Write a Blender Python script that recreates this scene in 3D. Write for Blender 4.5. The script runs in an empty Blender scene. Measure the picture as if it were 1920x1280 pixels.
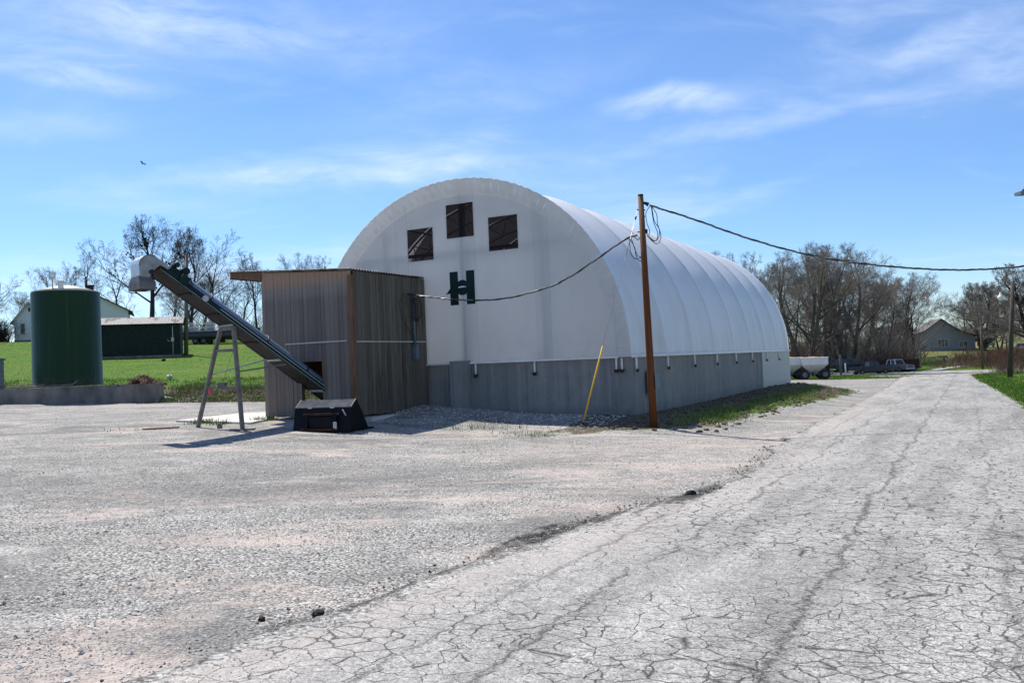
import bpy, math, random
from mathutils import Vector, Matrix, noise
from mathutils.geometry import tessellate_polygon
C = bpy.context.scene.collection
PI = math.pi
rad = math.radians

# ------------------------------------------------------------------ camera model and terrain
F, PITCH, ROLL, CH = 1631.2, .0248, .041, 2.1
CX, CY, TH = 3.045, 22.055, .4812          # right front corner of the big barn and its heading

def ray(px, py):
    X = (px-960)/F; Y = (640-py)/F
    cr, sr = math.cos(ROLL), math.sin(ROLL)
    x = X*cr+Y*sr; u = -X*sr+Y*cr
    c, s = math.cos(PITCH), math.sin(PITCH)
    return Vector((x, c-u*s, s+u*c))

def lerp(t, pts):
    if t <= pts[0][0]: return pts[0][1]
    for (a, b), (c, d) in zip(pts, pts[1:]):
        if t <= c: return b+(d-b)*(t-a)/(c-a)
    return pts[-1][1]

def ss(a, b, x):
    k = min(1, max(0, (x-a)/(b-a))); return k*k*(3-2*k)

def pq(x, y):                               # plan position in the barn's frame
    dx, dy = x-CX, y-CY
    return dx*math.cos(TH)-dy*math.sin(TH), dx*math.sin(TH)+dy*math.cos(TH)
def xy(p, q):
    return CX+p*math.cos(TH)+q*math.sin(TH), CY-p*math.sin(TH)+q*math.cos(TH)

DL = [(39, 0), (40.6, .5), (44, .62), (70, 2.55), (80, 3.6), (95, 4.5), (130, 4.9), (400, 6.5)]
DR = [(88, 0), (110, .5), (130, 1.8), (250, 5.3), (600, 6.5)]
def h(x, y):
    xc = min(32, max(-60, x)); z = .5-.03*xc
    w = 1-ss(-8, 12, x)
    z += w*lerp(y, DL)+(1-w)*lerp(y, DR)
    p, l = pq(x, y); u = -p; sd = max(p, 0)
    if -3 < l < 24:
        z += (.2+.3*ss(0, 20, l))*(1-ss(.3, 3.8, sd))*ss(-3, 0, l)*(1-ss(22, 24, l))*(1-ss(10, 13, u))
    amp = .05+.2*ss(2, 7, u)
    end = 4.5+4*ss(2, 8, u)
    z += amp*(1-ss(.8, end, -l))*ss(-3, .5, u)*(1-ss(11, 20, u))*(1-ss(0, 12, l))
    return z
def H(x, y, dz=0): return Vector((x, y, h(x, y)+dz))

def G(px, py):                              # where the line of sight meets the terrain
    d = ray(px, py); t = 2.
    while t < 900:
        if CH+d.z*t < h(d.x*t, d.y*t): return H(d.x*t, d.y*t)
        t *= 1.0015
    return None
def W(px, py, dep):
    d = ray(px, py); t = dep/d.y
    return Vector((d.x*t, d.y*t, CH+d.z*t))

# ------------------------------------------------------------------ material helper
class NT:
    def __init__(s, name):
        s.m = bpy.data.materials.new(name); s.m.use_nodes = True
        s.t = s.m.node_tree; s.n = s.t.nodes; s.n.clear()
        s.out = s.n.new('ShaderNodeOutputMaterial')
        s.tc = s.n.new('ShaderNodeTexCoord')
    def put(s, sock, v):
        if isinstance(v, bpy.types.NodeSocket): s.t.links.new(v, sock)
        elif isinstance(v, (tuple, list)):
            n = len(sock.default_value); v = tuple(v)
            sock.default_value = (v+(1,))[:n] if len(v) < n else v[:n]
        else:
            try: sock.default_value = v
            except TypeError: sock.default_value = (v,)*len(sock.default_value)
    def obj(s): return s.tc.outputs['Object']
    def sc(s, vec, sx, sy, sz):
        m = s.n.new('ShaderNodeMapping'); s.put(m.inputs['Vector'], vec); m.inputs['Scale'].default_value = (sx, sy, sz); return m.outputs[0]
    def noise(s, vec, scale, detail=4, rough=.55, dist=0):
        k = s.n.new('ShaderNodeTexNoise'); s.put(k.inputs['Vector'], vec)
        for a, v in (('Scale', scale), ('Detail', detail), ('Roughness', rough), ('Distortion', dist)): k.inputs[a].default_value = v
        return k.outputs['Fac']
    def noisec(s, vec, scale, detail=3):
        k = s.n.new('ShaderNodeTexNoise'); s.put(k.inputs['Vector'], vec); k.inputs['Scale'].default_value = scale; k.inputs['Detail'].default_value = detail
        return k.outputs['Color']
    def vor(s, vec, scale, feature='F1', out='Distance', rnd=1):
        k = s.n.new('ShaderNodeTexVoronoi'); k.feature = feature; s.put(k.inputs['Vector'], vec); k.inputs['Scale'].default_value = scale
        k.inputs['Randomness'].default_value = rnd
        return k.outputs[out]
    def math(s, op, a, b=0, c=None, clamp=False):
        k = s.n.new('ShaderNodeMath'); k.operation = op; k.use_clamp = clamp
        s.put(k.inputs[0], a); s.put(k.inputs[1], b)
        if c is not None: s.put(k.inputs[2], c)
        return k.outputs[0]
    def rng(s, v, a, b, c=0, d=1, smooth=False):
        k = s.n.new('ShaderNodeMapRange'); s.put(k.inputs[0], v)
        if smooth: k.interpolation_type = 'SMOOTHSTEP'
        for i, q in zip((1, 2, 3, 4), (a, b, c, d)): s.put(k.inputs[i], q)
        return k.outputs[0]
    def mix(s, f, a, b, mode='MIX'):
        k = s.n.new('ShaderNodeMix'); k.data_type = 'RGBA'; k.blend_type = mode
        s.put(k.inputs[0], f); s.put(k.inputs[6], a); s.put(k.inputs[7], b); return k.outputs[2]
    def add(s, a, b, k=1):
        m = s.n.new('ShaderNodeVectorMath'); m.operation = 'MULTIPLY_ADD'; s.put(m.inputs[0], b); m.inputs[1].default_value = (k, k, k); s.put(m.inputs[2], a); return m.outputs[0]
    def attr(s, name):
        k = s.n.new('ShaderNodeAttribute'); k.attribute_name = name; return k.outputs['Fac']
    def sep(s, v):
        k = s.n.new('ShaderNodeSeparateXYZ'); s.put(k.inputs[0], v); return k.outputs
    def bump(s, hgt, strength=.3, dist=.02, nrm=None):
        k = s.n.new('ShaderNodeBump'); s.put(k.inputs['Height'], hgt); k.inputs['Strength'].default_value = strength; k.inputs['Distance'].default_value = dist
        if nrm: s.put(k.inputs['Normal'], nrm)
        return k.outputs[0]
    def spot(s, vec, pts):               # ragged worn patches at given plan positions
        X = s.sep(vec); wn = s.math('SUBTRACT', s.noise(vec, 2.2, 6, .75), .5); tot = None
        for (cx, cy, ax, ay, rot, amt) in pts:
            dx = s.math('SUBTRACT', X[0], cx); dy = s.math('SUBTRACT', X[1], cy); c, n = math.cos(rot), math.sin(rot)
            a = s.math('DIVIDE', s.math('ADD', s.math('MULTIPLY', dx, c), s.math('MULTIPLY', dy, n)), ax)
            b = s.math('DIVIDE', s.math('SUBTRACT', s.math('MULTIPLY', dy, c), s.math('MULTIPLY', dx, n)), ay)
            d = s.math('ADD', s.math('ADD', s.math('MULTIPLY', a, a), s.math('MULTIPLY', b, b)), s.math('MULTIPLY', wn, 5.0))
            v = s.rng(d, .2, 1.3, amt, 0, True); tot = v if tot is None else s.math('MAXIMUM', tot, v)
        return tot
    def pbr(s, col, rough=.8, metal=0, nrm=None, spec=.3):
        k = s.n.new('ShaderNodeBsdfPrincipled'); s.put(k.inputs['Base Color'], col); s.put(k.inputs['Roughness'], rough); s.put(k.inputs['Metallic'], metal)
        k.inputs['Specular IOR Level'].default_value = spec
        if nrm: s.put(k.inputs['Normal'], nrm)
        s.b = k; s.t.links.new(k.outputs[0], s.out.inputs[0]); return s.m

def simple(name, col, rough=.7, metal=0, var=.25, scale=6, bmp=.1, spec=.3, stretch=(1, 1, 1)):
    k = NT(name); v = k.sc(k.obj(), *stretch)
    n = k.noise(v, scale, 5); dark = tuple(c*(1-var) for c in col); lite = tuple(min(1, c*(1+var)) for c in col)
    return k.pbr(k.mix(k.rng(n, .3, .7), dark, lite), rough, metal, k.bump(k.noise(v, scale*6, 3), bmp, .01), spec)

M = {}
EDGE = [(1035, 1003, .85, .16, 1), (985, 1014, .6, .12, 1), (900, 1052, .7, .07, .8), (1090, 985, .6, .10, .95), (750, 1110, .7, .05, .7), (1310, 928, 1.1, .14, 1), (1270, 940, .5, .1, .9), (1150, 972, .7, .07, .8), (600, 1152, .3, .08, .8), (560, 1166, .35, .09, .7), (850, 1073, .6, .06, .6), (1240, 946, .9, .06, .7)]
EDGE = [(G(a, b), ax, ay, m_) for a, b, ax, ay, m_ in EDGE]
# ---- gravel / grass / bare earth, blended by region
k = NT('earth'); o = k.obj()
big = k.noise(o, .18, 4, .6); mid = k.noise(o, 1.1, 5, .6); fine = k.noise(o, 9, 5, .7)
st = k.sc(o, .7, 1.0, 1)
pv = k.add(o, k.noisec(o, 9, 2), .03)
peb = k.vor(pv, 44, out='Distance'); pcol = k.sep(k.vor(pv, 44, out='Color'))[0]
peb2 = k.vor(o, 110, out='Distance'); pcol2 = k.sep(k.vor(o, 110, out='Color'))[0]
stones = k.mix(k.rng(pcol, 0, 1), (.12, .115, .107), (.70, .68, .64))
stones = k.mix(.42, stones, k.mix(pcol2, (.17, .165, .157), (.60, .585, .555)))
stones = k.mix(k.rng(peb, .40, .72), stones, (.075, .072, .068))
stones = k.mix(k.rng(k.noise(st, .55, 6, .65, .6), .49, .64, 0, .68), stones, (.13, .128, .124))
stones = k.mix(k.rng(k.noise(k.sc(o, 1, 2.2, 1), 2.2, 5, .7), .52, .70, 0, .6), stones, (.115, .113, .11))
pinkm = k.math('MULTIPLY', k.rng(k.noise(k.sc(o, .5, 1, 1), .62, 6, .62, .9), .53, .61), k.rng(k.noise(o, 7, 5, .75), .38, .62, .2, .9))
sand = k.mix(k.noise(o, 60, 3, .7), (.33, .27, .235), (.60, .51, .455))
grav = k.mix(k.math('MULTIPLY', pinkm, .8), stones, sand)
tr = k.noise(k.sc(k.add(o, k.noisec(o, .35, 2), 2.5), .6, 1.1, 1), 1.1, 6, .68)
grav = k.mix(k.math('MULTIPLY', k.rng(tr, .54, .68, 0, .42), k.rng(pcol2, 0, 1, .3, 1)), grav, (.60, .585, .55))
grav = k.mix(k.rng(k.noise(k.sc(o, .7, 1.3, 1), 5.5, 5, .8), .60, .72, 0, .5), grav, (.07, .068, .065))
whitem = k.rng(k.noise(k.sc(o, .6, 1.4, 1), 3.1, 4, .6), .70, .74, 0, .7)
grav = k.mix(whitem, grav, (.62, .61, .59))
lawn = k.mix(k.rng(k.noise(o, 2.5, 6, .75), .3, .7), (.034, .10, .006), (.10, .175, .018))
lawn = k.mix(k.rng(k.noise(k.sc(o, .5, 1, 1), .35, 6, .7, .5), .50, .66, 0, .6), lawn, (.16, .15, .045))
lawn = k.mix(k.rng(k.noise(o, 6, 6, .85), .50, .66, 0, .5), lawn, (.028, .06, .008))
lawn = k.mix(k.rng(k.noise(o, 22, 3, .8), .55, .8, 0, .55), lawn, (.02, .045, .006))
soil = k.mix(k.rng(k.noise(o, 5, 6, .75), .35, .66), (.03, .023, .017), (.145, .115, .085))  # bare soil, its colour also darkened for shade beside the barn wall
soil = k.mix(k.rng(k.noise(o, 16, 3, .7), .5, .75, 0, .6), soil, (.34, .29, .2))
gm = k.math('ADD', k.attr('grass'), k.math('MULTIPLY', k.math('SUBTRACT', k.math('ADD', k.math('MULTIPLY', mid, .6), k.math('MULTIPLY', fine, .4)), .5), 1.5))
vm = k.math('ADD', k.attr('gravel'), k.math('MULTIPLY', k.math('SUBTRACT', k.math('ADD', k.math('MULTIPLY', mid, .5), k.math('MULTIPLY', fine, .5)), .5), 1.4))
vmask = k.rng(vm, .42, .58); gmask = k.rng(gm, .42, .58)
base = k.mix(gmask, soil, lawn)
far = k.rng(k.attr('field'), .3, .7)
base = k.mix(far, base, k.mix(k.noise(k.sc(o, .3, 1, 1), .3, 5), (.10, .115, .045), (.19, .18, .075)))
grav = k.mix(k.spot(o, [(G(380, 925).x, G(380, 925).y, 3.6, 1.1, .05, .62), (G(150, 905).x, G(150, 905).y, 2.6, 1.0, 0, .45), (G(700, 880).x, G(700, 880).y, 3.0, .8, .1, .4), (G(620, 826).x, G(620, 826).y, 1.6, .35, 0, .7), (G(330, 1010).x, G(330, 1010).y, .9, .35, .1, .3)]+[(G(a, b).x, G(a, b).y, ax, ay, t_, m_) for a, b, ax, ay, t_, m_ in ((230, 790, 2.0, .25, 0, .6), (70, 812, 2.2, .35, .1, .6), (330, 833, 2.5, .3, .1, .5), (120, 785, 2, .3, 0, .5), (300, 776, .6, .15, 0, .8), (150, 860, 2.2, .3, .1, .4), (480, 870, 2.5, .4, 0, .4), (760, 797, 1.2, .3, -.3, .85), (900, 790, 1.3, .22, -.4, .8), (1010, 794, .8, .15, -.4, .8), (840, 803, 1.0, .3, -.3, .5), (560, 815, 1.5, .2, -.2, .8), (1100, 980, 2.0, .5, .9, .35), (960, 880, 2.5, .4, .2, .3))]), grav, k.mix(pcol, (.05, .049, .047), (.27, .265, .255)))
grav = k.mix(k.math('MULTIPLY', k.spot(o, [(g_.x, g_.y, ax, ay*1.5, PI/2-TH, m_) for g_, ax, ay, m_ in EDGE]), k.rng(fine, .4, .55, .55, 1)), grav, (.028, .027, .025))
pk_ = k.spot(o, [(G(a, b).x, G(a, b).y, ax*1.25, ay*1.2, t_, .75) for a, b, ax, ay, t_ in ((430, 1005, .8, .35, .3), (330, 1090, .4, .3, .8), (560, 1010, .5, .5, 1), (480, 1110, .35, .5, 1.2), (260, 1250, .3, .4, 1), (1060, 950, .8, .5, .6), (1180, 905, 1.0, .6, .4), (1290, 870, 1.6, 1.0, .3), (1380, 825, 2.4, 1.2, .3), (1150, 850, 3, 1, .2), (250, 1195, .5, .12, .9))])
grav = k.mix(k.math('MULTIPLY', pk_, k.math('MULTIPLY', k.rng(k.noise(o, 4.5, 6, .8), .42, .6, .12, .85), k.rng(pcol, .1, .8, .45, 1))), grav, sand)
col = k.mix(vmask, base, grav)
hg = k.math('ADD', k.math('MULTIPLY', k.math('SUBTRACT', 1, peb), k.rng(pinkm, 0, 1, 1, .15)), k.math('MULTIPLY', mid, 1.5))
hgt = k.mix(vmask, k.noise(o, 14, 5, .8), hg)
M['earth'] = k.pbr(col, .95, 0, k.bump(hgt, .4, .03), .1)

# ---- old cracked asphalt (local x across, y along the road)
k = NT('old_asphalt'); o = k.obj()
wob = k.add(o, k.noisec(o, 2.6, 3), .12)
wob = k.add(wob, k.noisec(o, 11, 4), .06)
wob = k.add(wob, k.noisec(o, 55, 2), .012)
wob = k.sc(wob, 1, 1, 0)
e1 = k.vor(k.sc(wob, .85, 1.1, 1), 5.9, 'DISTANCE_TO_EDGE'); e2 = k.vor(k.sc(wob, 1.0, 1.3, 1), 10.5, 'DISTANCE_TO_EDGE')
XY = k.sep(o)
rgt = k.rng(XY[0], 5.6, 8.2)
patch = k.noise(o, .5, 5, .6)
w1 = k.math('MULTIPLY', k.rng(k.math('ADD', patch, k.math('MULTIPLY', rgt, .22)), .36, .62, .006, .050), k.rng(k.noise(o, 9, 4, .75), .3, .7, .2, 1.7))
c1 = k.rng(e1, 0, w1, 1, 0)
w2 = k.rng(k.math('ADD', k.noise(o, .8, 5, .7), k.math('MULTIPLY', k.math('MULTIPLY', rgt, k.rng(XY[1], -8, -16)), .2)), .52, .76, .0, .06)
c2 = k.math('MULTIPLY', k.rng(e2, 0, w2, 1, 0), .8)
cr = k.math('MULTIPLY', k.math('MAXIMUM', c1, c2), k.rng(k.noise(o, 26, 4, .8), .36, .50, .35, 1))
agg = k.vor(o, 130, out='Distance'); aggc = k.sep(k.vor(o, 130, out='Color'))[0]
aggb = k.sep(k.vor(o, 55, out='Color'))[1]
base = k.mix(k.math('ADD', k.math('MULTIPLY', aggc, .6), k.math('MULTIPLY', aggb, .4)), (.095, .092, .086), (.66, .645, .61))
base = k.mix(k.rng(k.noise(o, 3.5, 6, .8), .35, .68, 0, .5), base, (.205, .203, .2))
wornn = k.math('ADD', k.noise(k.sc(o, 1.6, .22, 1), .9, 6, .7), k.math('MULTIPLY', k.noise(o, 6, 4, .7), .25))
base = k.mix(k.math('MULTIPLY', k.rng(wornn, .56, .78, 0, .68), k.rng(k.noise(o, 60, 3, .8), .35, .6, .3, 1)), base, (.10, .099, .098))
def longcrack(p0, wid, amp, dark, seed):
    nn = k.noise(k.sc(k.add(o, (seed, seed, 0)), .001, 1, 1), .45, 5, .7)
    nn = k.math('ADD', nn, k.math('MULTIPLY', k.noise(o, 5, 4, .7), .16))
    d = k.math('ABSOLUTE', k.math('SUBTRACT', k.math('ADD', XY[0], k.math('MULTIPLY', nn, amp)), p0+amp*.55))
    w = k.rng(k.noise(k.add(o, (0, seed, 3)), .9, 4, .6), .3, .75, wid*.1, wid*1.7)
    return k.math('MULTIPLY', k.rng(d, 0, w, 1, 0), dark)
for a in ((6.55, .05, .7, .95, 3), (5.3, .045, .8, .8, 11), (7.7, .035, .6, .6, 23), (4.75, .04, .5, .55, 37), (8.5, .04, .4, .6, 51)):
    cr = k.math('MAXIMUM', cr, k.math('MULTIPLY', longcrack(*a), k.rng(k.noise(o, 34, 3, .85), .44, .56)))
edge = k.attr('edge')
EP = [(pq(g_.x, g_.y), ax, ay, m_) for g_, ax, ay, m_ in EDGE]
sp_ = k.math('MULTIPLY', k.spot(o, [(p_[0], p_[1], ax, ay, PI/2, m_) for p_, ax, ay, m_ in EP]), k.rng(k.noise(o, 12, 4, .8), .38, .5, .5, 1))
gm_ = k.rng(k.math('SUBTRACT', edge, k.math('MULTIPLY', k.noise(o, 1.7, 6, .75), 1.1)), -.42, -.30, 1, 0)
ed = k.math('MULTIPLY', k.rng(edge, 0, k.rng(k.noise(o, 1.0, 5, .7), .46, .72, .02, .55), 1, 0), k.rng(k.noise(o, 14, 4, .75), .35, .6))
dust = k.math('MULTIPLY', k.rng(k.math('SUBTRACT', edge, k.math('MULTIPLY', k.noise(k.sc(o, 1, .35, 1), .7, 5, .7), 2.6)), -.9, -.2, 1, 0), .35)
base = k.mix(dust, base, k.mix(k.noise(o, 50, 2), (.31, .262, .232), (.57, .51, .475)))
pb_ = k.sep(k.vor(k.add(o, k.noisec(o, 9, 2), .03), 44, out='Color'))[0]
base = k.mix(gm_, base, k.mix(pb_, (.07, .068, .065), (.46, .45, .435)))
col = k.mix(k.math('MULTIPLY', k.math('MULTIPLY', cr, .97), k.math('SUBTRACT', 1, gm_)), base, (.03, .029, .027))
col = k.mix(k.math('MULTIPLY', ed, .85), col, (.045, .043, .041))
col = k.mix(sp_, col, (.028, .027, .025))
hh = k.math('SUBTRACT', k.math('MULTIPLY', aggc, .25), k.math('MULTIPLY', k.math('MAXIMUM', cr, ed), 1.6))
M['asphalt'] = k.pbr(col, .92, 0, k.bump(hh, .6, .012), .15)

# ---- fabrics
def fabric(name, col, transl=.28, seams=False, dirt=.12, wrinkle=False):
    k = NT(name); o = k.obj(); X = k.sep(o)
    n = k.noise(k.sc(o, .6, .6, .25), 2.2, 5, .6)
    c = k.mix(k.rng(n, .45, .75, 0, dirt), col, (.52, .5, .45))
    hgt = k.noise(o, 1.3, 4)
    if seams:
        for off in (0, .42):
            s = k.math('PINGPONG', k.math('ADD', X[0], off), 1.12)
            line = k.rng(s, 0, .014, 1, 0)
            c = k.mix(k.math('MULTIPLY', line, .3), c, (.35, .38, .42))
        band = k.rng(k.math('PINGPONG', k.math('ADD', X[0], .21), 1.12), .20, .215, .07, 0)
        c = k.mix(band, c, (.42, .45, .5))
        c = k.mix(k.math('MULTIPLY', k.rng(X[2], 2.15, 3.2, 1, 0), k.rng(k.noise(o, 1.4, 5, .7), .4, .75, 0, .22)), c, (.42, .38, .33))
    if dirt > .2:
        c = k.mix(k.math('MULTIPLY', k.rng(X[2], 2.2, 4.2, 1, 0), k.rng(k.noise(k.sc(o, 1, 1, .3), 1.6, 5, .7), .38, .7, 0, .33)), c, (.40, .37, .33))
    d = k.n.new('ShaderNodeBsdfDiffuse'); t = k.n.new('ShaderNodeBsdfTranslucent'); g = k.n.new('ShaderNodeBsdfGlossy'); g.inputs['Roughness'].default_value = .5
    nr = k.bump(hgt, .12, .05)
    for b in (d, t): k.put(b.inputs['Color'], c)
    k.put(d.inputs['Normal'], nr); k.put(g.inputs['Normal'], nr)
    m1 = k.n.new('ShaderNodeMixShader'); m1.inputs[0].default_value = transl; k.t.links.new(d.outputs[0], m1.inputs[1]); k.t.links.new(t.outputs[0], m1.inputs[2])
    m2 = k.n.new('ShaderNodeMixShader'); fr = k.n.new('ShaderNodeFresnel'); fr.inputs[0].default_value = 1.22; k.t.links.new(fr.outputs[0], m2.inputs[0])
    k.t.links.new(m1.outputs[0], m2.inputs[1]); k.t.links.new(g.outputs[0], m2.inputs[2]); k.t.links.new(m2.outputs[0], k.out.inputs[0])
    return k.m
M['fab_roof'] = fabric('barn_fabric', (.82, .85, .90), .33, dirt=.25)
M['fab_end'] = fabric('end_wall_fabric', (.93, .925, .91), .55, seams=True, dirt=.15)
M['fab_flap'] = fabric('flap_fabric', (.42, .42, .41), .05)
k = NT('window_film'); g = k.n.new('ShaderNodeBsdfPrincipled'); g.inputs['Base Color'].default_value = (.022, .018, .02, 1); g.inputs['Roughness'].default_value = .25; g.inputs['Specular IOR Level'].default_value = .25
t = k.n.new('ShaderNodeBsdfTransparent'); t.inputs[0].default_value = (.34, .29, .31, 1)
mx = k.n.new('ShaderNodeMixShader'); mx.inputs[0].default_value = .22; k.t.links.new(t.outputs[0], mx.inputs[1]); k.t.links.new(g.outputs[0], mx.inputs[2]); k.t.links.new(mx.outputs[0], k.out.inputs[0]); M['film'] = k.m

# ---- concrete
k = NT('board_formed_concrete'); o = k.obj(); X = k.sep(o); s = k.math('ADD', X[0], X[1])
jo = k.math('PINGPONG', k.math('ADD', s, 100.0), .305); line = k.rng(jo, 0, .012, 1, 0)
vs = k.sc(o, 3.2, 3.2, .22)
pan = k.n.new('ShaderNodeTexWhiteNoise'); pan.noise_dimensions = '1D'; k.put(pan.inputs['W'], k.math('FLOOR', k.math('DIVIDE', k.math('ADD', s, 100.305), .61)))
c = k.mix(k.noise(o, 2.5, 6, .65), (.18, .178, .17), (.33, .322, .305))
c = k.mix(k.math('MULTIPLY', pan.outputs[0], .45), c, (.15, .155, .155))
c = k.mix(k.rng(k.noise(vs, 1.5, 5, .7), .5, .75, 0, .5), c, (.09, .10, .11))
c = k.mix(k.rng(k.noise(k.sc(o, 5, 5, .5), 1.1, 5, .75), .55, .8, 0, .45), c, (.42, .42, .40))
c = k.mix(k.math('MULTIPLY', line, .55), c, (.07, .075, .08))
vor = k.rng(k.math('ADD', k.math('PINGPONG', k.math('ADD', X[2], .1), .3), jo), 0, .035, .5, 0)
c = k.mix(k.math('MULTIPLY', vor, 1.6, clamp=True), c, (.04, .04, .04))
c = k.mix(k.math('MULTIPLY', k.rng(X[2], .55, .95, 1, 0), k.rng(k.noise(o, 3, 4), .35, .65, .2, .7)), c, (.11, .095, .075))
M['concrete'] = k.pbr(c, .85, 0, k.bump(k.math('SUBTRACT', k.noise(o, 9, 5, .7), line), .35, .02), .25)
M['old_concrete'] = simple('old_concrete', (.17, .158, .14), .9, 0, .45, 1.6, .4, stretch=(1, 1, .5))
M['slab'] = simple('pale_slab', (.52, .50, .47), .9, 0, .15, 2)

# ---- wood planks
def planks(name, lo, hi, algae=0, topz=None):
    k = NT(name); o = k.obj(); X = k.sep(o); v = k.attr('var')
    sv = k.add(k.sc(o, 9, 9, .55), (0, 0, 0)); off = k.n.new('ShaderNodeCombineXYZ'); k.put(off.inputs[0], k.math('MULTIPLY', v, 37)); k.put(off.inputs[2], k.math('MULTIPLY', v, 13))
    sv = k.add(sv, off.outputs[0])
    grain = k.noise(sv, 2.6, 6, .75, .8); streak = k.noise(k.sc(sv, 1, 1, .35), 1.3, 4, .6)
    c = k.mix(grain, lo, hi)
    c = k.mix(k.math('MULTIPLY', v, .5), c, tuple(a*.5 for a in lo))
    c = k.mix(k.rng(streak, .5, .75, 0, .45), c, tuple(a*1.15 for a in hi))
    if algae:
        am = k.math('MULTIPLY', k.rng(k.noise(k.sc(o, 5, 5, .28), 2.2, 6, .75), .47, .64), k.rng(k.noise(k.sc(o, 1, 1, .8), .75, 3), .44, .58))
        c = k.mix(k.math('MULTIPLY', am, .78), c, (.024, .027, .016))
        c = k.mix(k.math('MULTIPLY', k.rng(k.noise(k.sc(o, 3, 3, .5), 2, 5, .7), .5, .7), .4), c, (.075, .075, .035))
    if topz:
        c = k.mix(k.rng(k.math('ADD', X[2], k.math('MULTIPLY', grain, .25)), topz-.42, topz-.1, 0, .8, True), c, (.42, .21, .10))
        c = k.mix(k.rng(k.math('ADD', X[2], k.math('MULTIPLY', grain, .2)), topz-.75, topz-.45, 0, .35, True), c, (.33, .29, .25))
    return k.pbr(c, .85, 0, k.bump(grain, .4, .012), .15)
M['plank_front'] = planks('weathered_planks', (.125, .105, .093), (.27, .232, .208), 0, 3.95)
M['plank_side'] = planks('mossy_planks', (.085, .072, .058), (.23, .20, .165), 1)
M['plank_in'] = simple('inner_timber', (.23, .10, .05), .85, 0, .3, 3, stretch=(8, 8, 1))
M['post_tan'] = simple('tan_post', (.15, .085, .05), .8, 0, .4, 3, .2, stretch=(6, 6, .6))
k = NT('pole_wood'); o = k.obj(); g = k.noise(k.sc(o, 9, 9, .5), 2, 6, .75); zz = k.sep(o)[2]
c = k.mix(g, (.055, .018, .008), (.21, .075, .026)); c = k.mix(k.rng(k.noise(k.sc(o, 14, 14, .35), 1.6, 5, .8), .52, .7, 0, .8), c, (.05, .025, .014))
c = k.mix(k.rng(zz, 3.6, 5.2, 0, .75), c, k.mix(g, (.13, .09, .06), (.27, .17, .10))); M['pole'] = k.pbr(c, .85, 0, k.bump(g, .6, .02), .15)
M['pole_grey'] = simple('grey_pole', (.15, .125, .10), .9, 0, .4, 3, .4, stretch=(8, 8, .5))
M['pole_dark'] = simple('dark_pole', (.075, .06, .05), .9, 0, .4, 3, .4, stretch=(8, 8, .5))
# ---- metals and paints
k = NT('galvanised'); o = k.obj(); v = k.sep(k.vor(o, 26, out='Color'))[0]
c = k.mix(v, (.40, .42, .45), (.60, .62, .64)); c = k.mix(k.rng(k.noise(o, 3, 5, .7), .5, .75, 0, .4), c, (.25, .22, .19))
M['galv'] = k.pbr(c, k.rng(v, 0, 1, .38, .55), .75, None, .5)
k = NT('hood_steel'); o = k.obj(); c = k.mix(k.rng(k.noise(o, 2.2, 5, .7), .42, .66), (.30, .31, .33), (.22, .18, .14)); M['hood'] = k.pbr(c, .42, .7, k.bump(k.noise(o, 4, 3), .15, .02), .5)
M['spout'] = simple('spout_steel', (.14, .128, .125), .6, .3, .25, 5)
M['cover'] = simple('conveyor_cover', (.17, .21, .28), .5, .4, .15, 2, .05)
M['green_paint'] = simple('dark_green_paint', (.004, .022, .02), .55, 0, .3, 4, .05, .2)
M['under'] = simple('conveyor_belly', (.016, .012, .011), .8, .0, .5, 3, .1)
M['leg'] = simple('leg_steel', (.18, .165, .15), .7, .4, .35, 5, .1)
M['white_pipe'] = simple('white_paint', (.74, .74, .72), .5, 0, .08, 5, .05)
M['strip'] = simple('grey_strip', (.44, .44, .42), .6, 0, .12, 5, .05)
M['black'] = simple('black_rubber', (.016, .016, .017), .6, 0, .3, 8, .1)
M['wire'] = simple('wire_black', (.022, .022, .024), .45, 0, .2, 9, .05, .5)
M['wire_alu'] = simple('bare_wire', (.38, .38, .38), .4, .7, .2, 9, .05, .5)
M['yellow'] = simple('yellow_guard', (.85, .50, .02), .5, 0, .1, 5, .03)
M['conduit'] = simple('grey_conduit', (.13, .17, .21), .45, .3, .15, 8, .03, .4)
k = NT('bucket_steel'); o = k.obj(); n = k.noise(o, 3.5, 6, .75)
c = k.mix(k.rng(n, .48, .7), (.006, .007, .010), (.018, .016, .014)); c = k.mix(k.rng(k.noise(o, 9, 5, .8), .66, .78, 0, .6), c, (.16, .09, .05)); M['bucket'] = k.pbr(c, .55, 0, k.bump(k.noise(o, 14, 4), .12, .01), .12)
M['bucket_top'] = simple('grey_steel', (.085, .088, .10), .95, 0, .35, 4, .08, .05)  # top plate in a paler grey than the other bucket plates
k = NT('tank_paint'); o = k.obj(); st = k.noise(k.sc(o, 3.2, 3.2, .09), 1.7, 5, .7)
c = k.mix(st, (.007, .024, .008), (.02, .05, .018)); c = k.mix(k.rng(k.noise(k.sc(o, 6, 6, .12), 1.3, 4, .7), .56, .78, 0, .5), c, (.06, .10, .065)); c = k.mix(k.math('MULTIPLY', k.rng(k.sep(o)[2], 0, .5, 1, 0), k.rng(k.noise(o, 3, 5, .7), .4, .6, 0, .6)), c, (.10, .08, .05)); M['tank'] = k.pbr(c, .42, 0, k.bump(k.noise(o, 1.5, 3), .08, .03), .16)
M['tank_top'] = simple('tank_roof', (.36, .345, .31), .6, .1, .12, 3)
k = NT('corrugated_roof'); o = k.obj(); X = k.sep(o)
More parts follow.
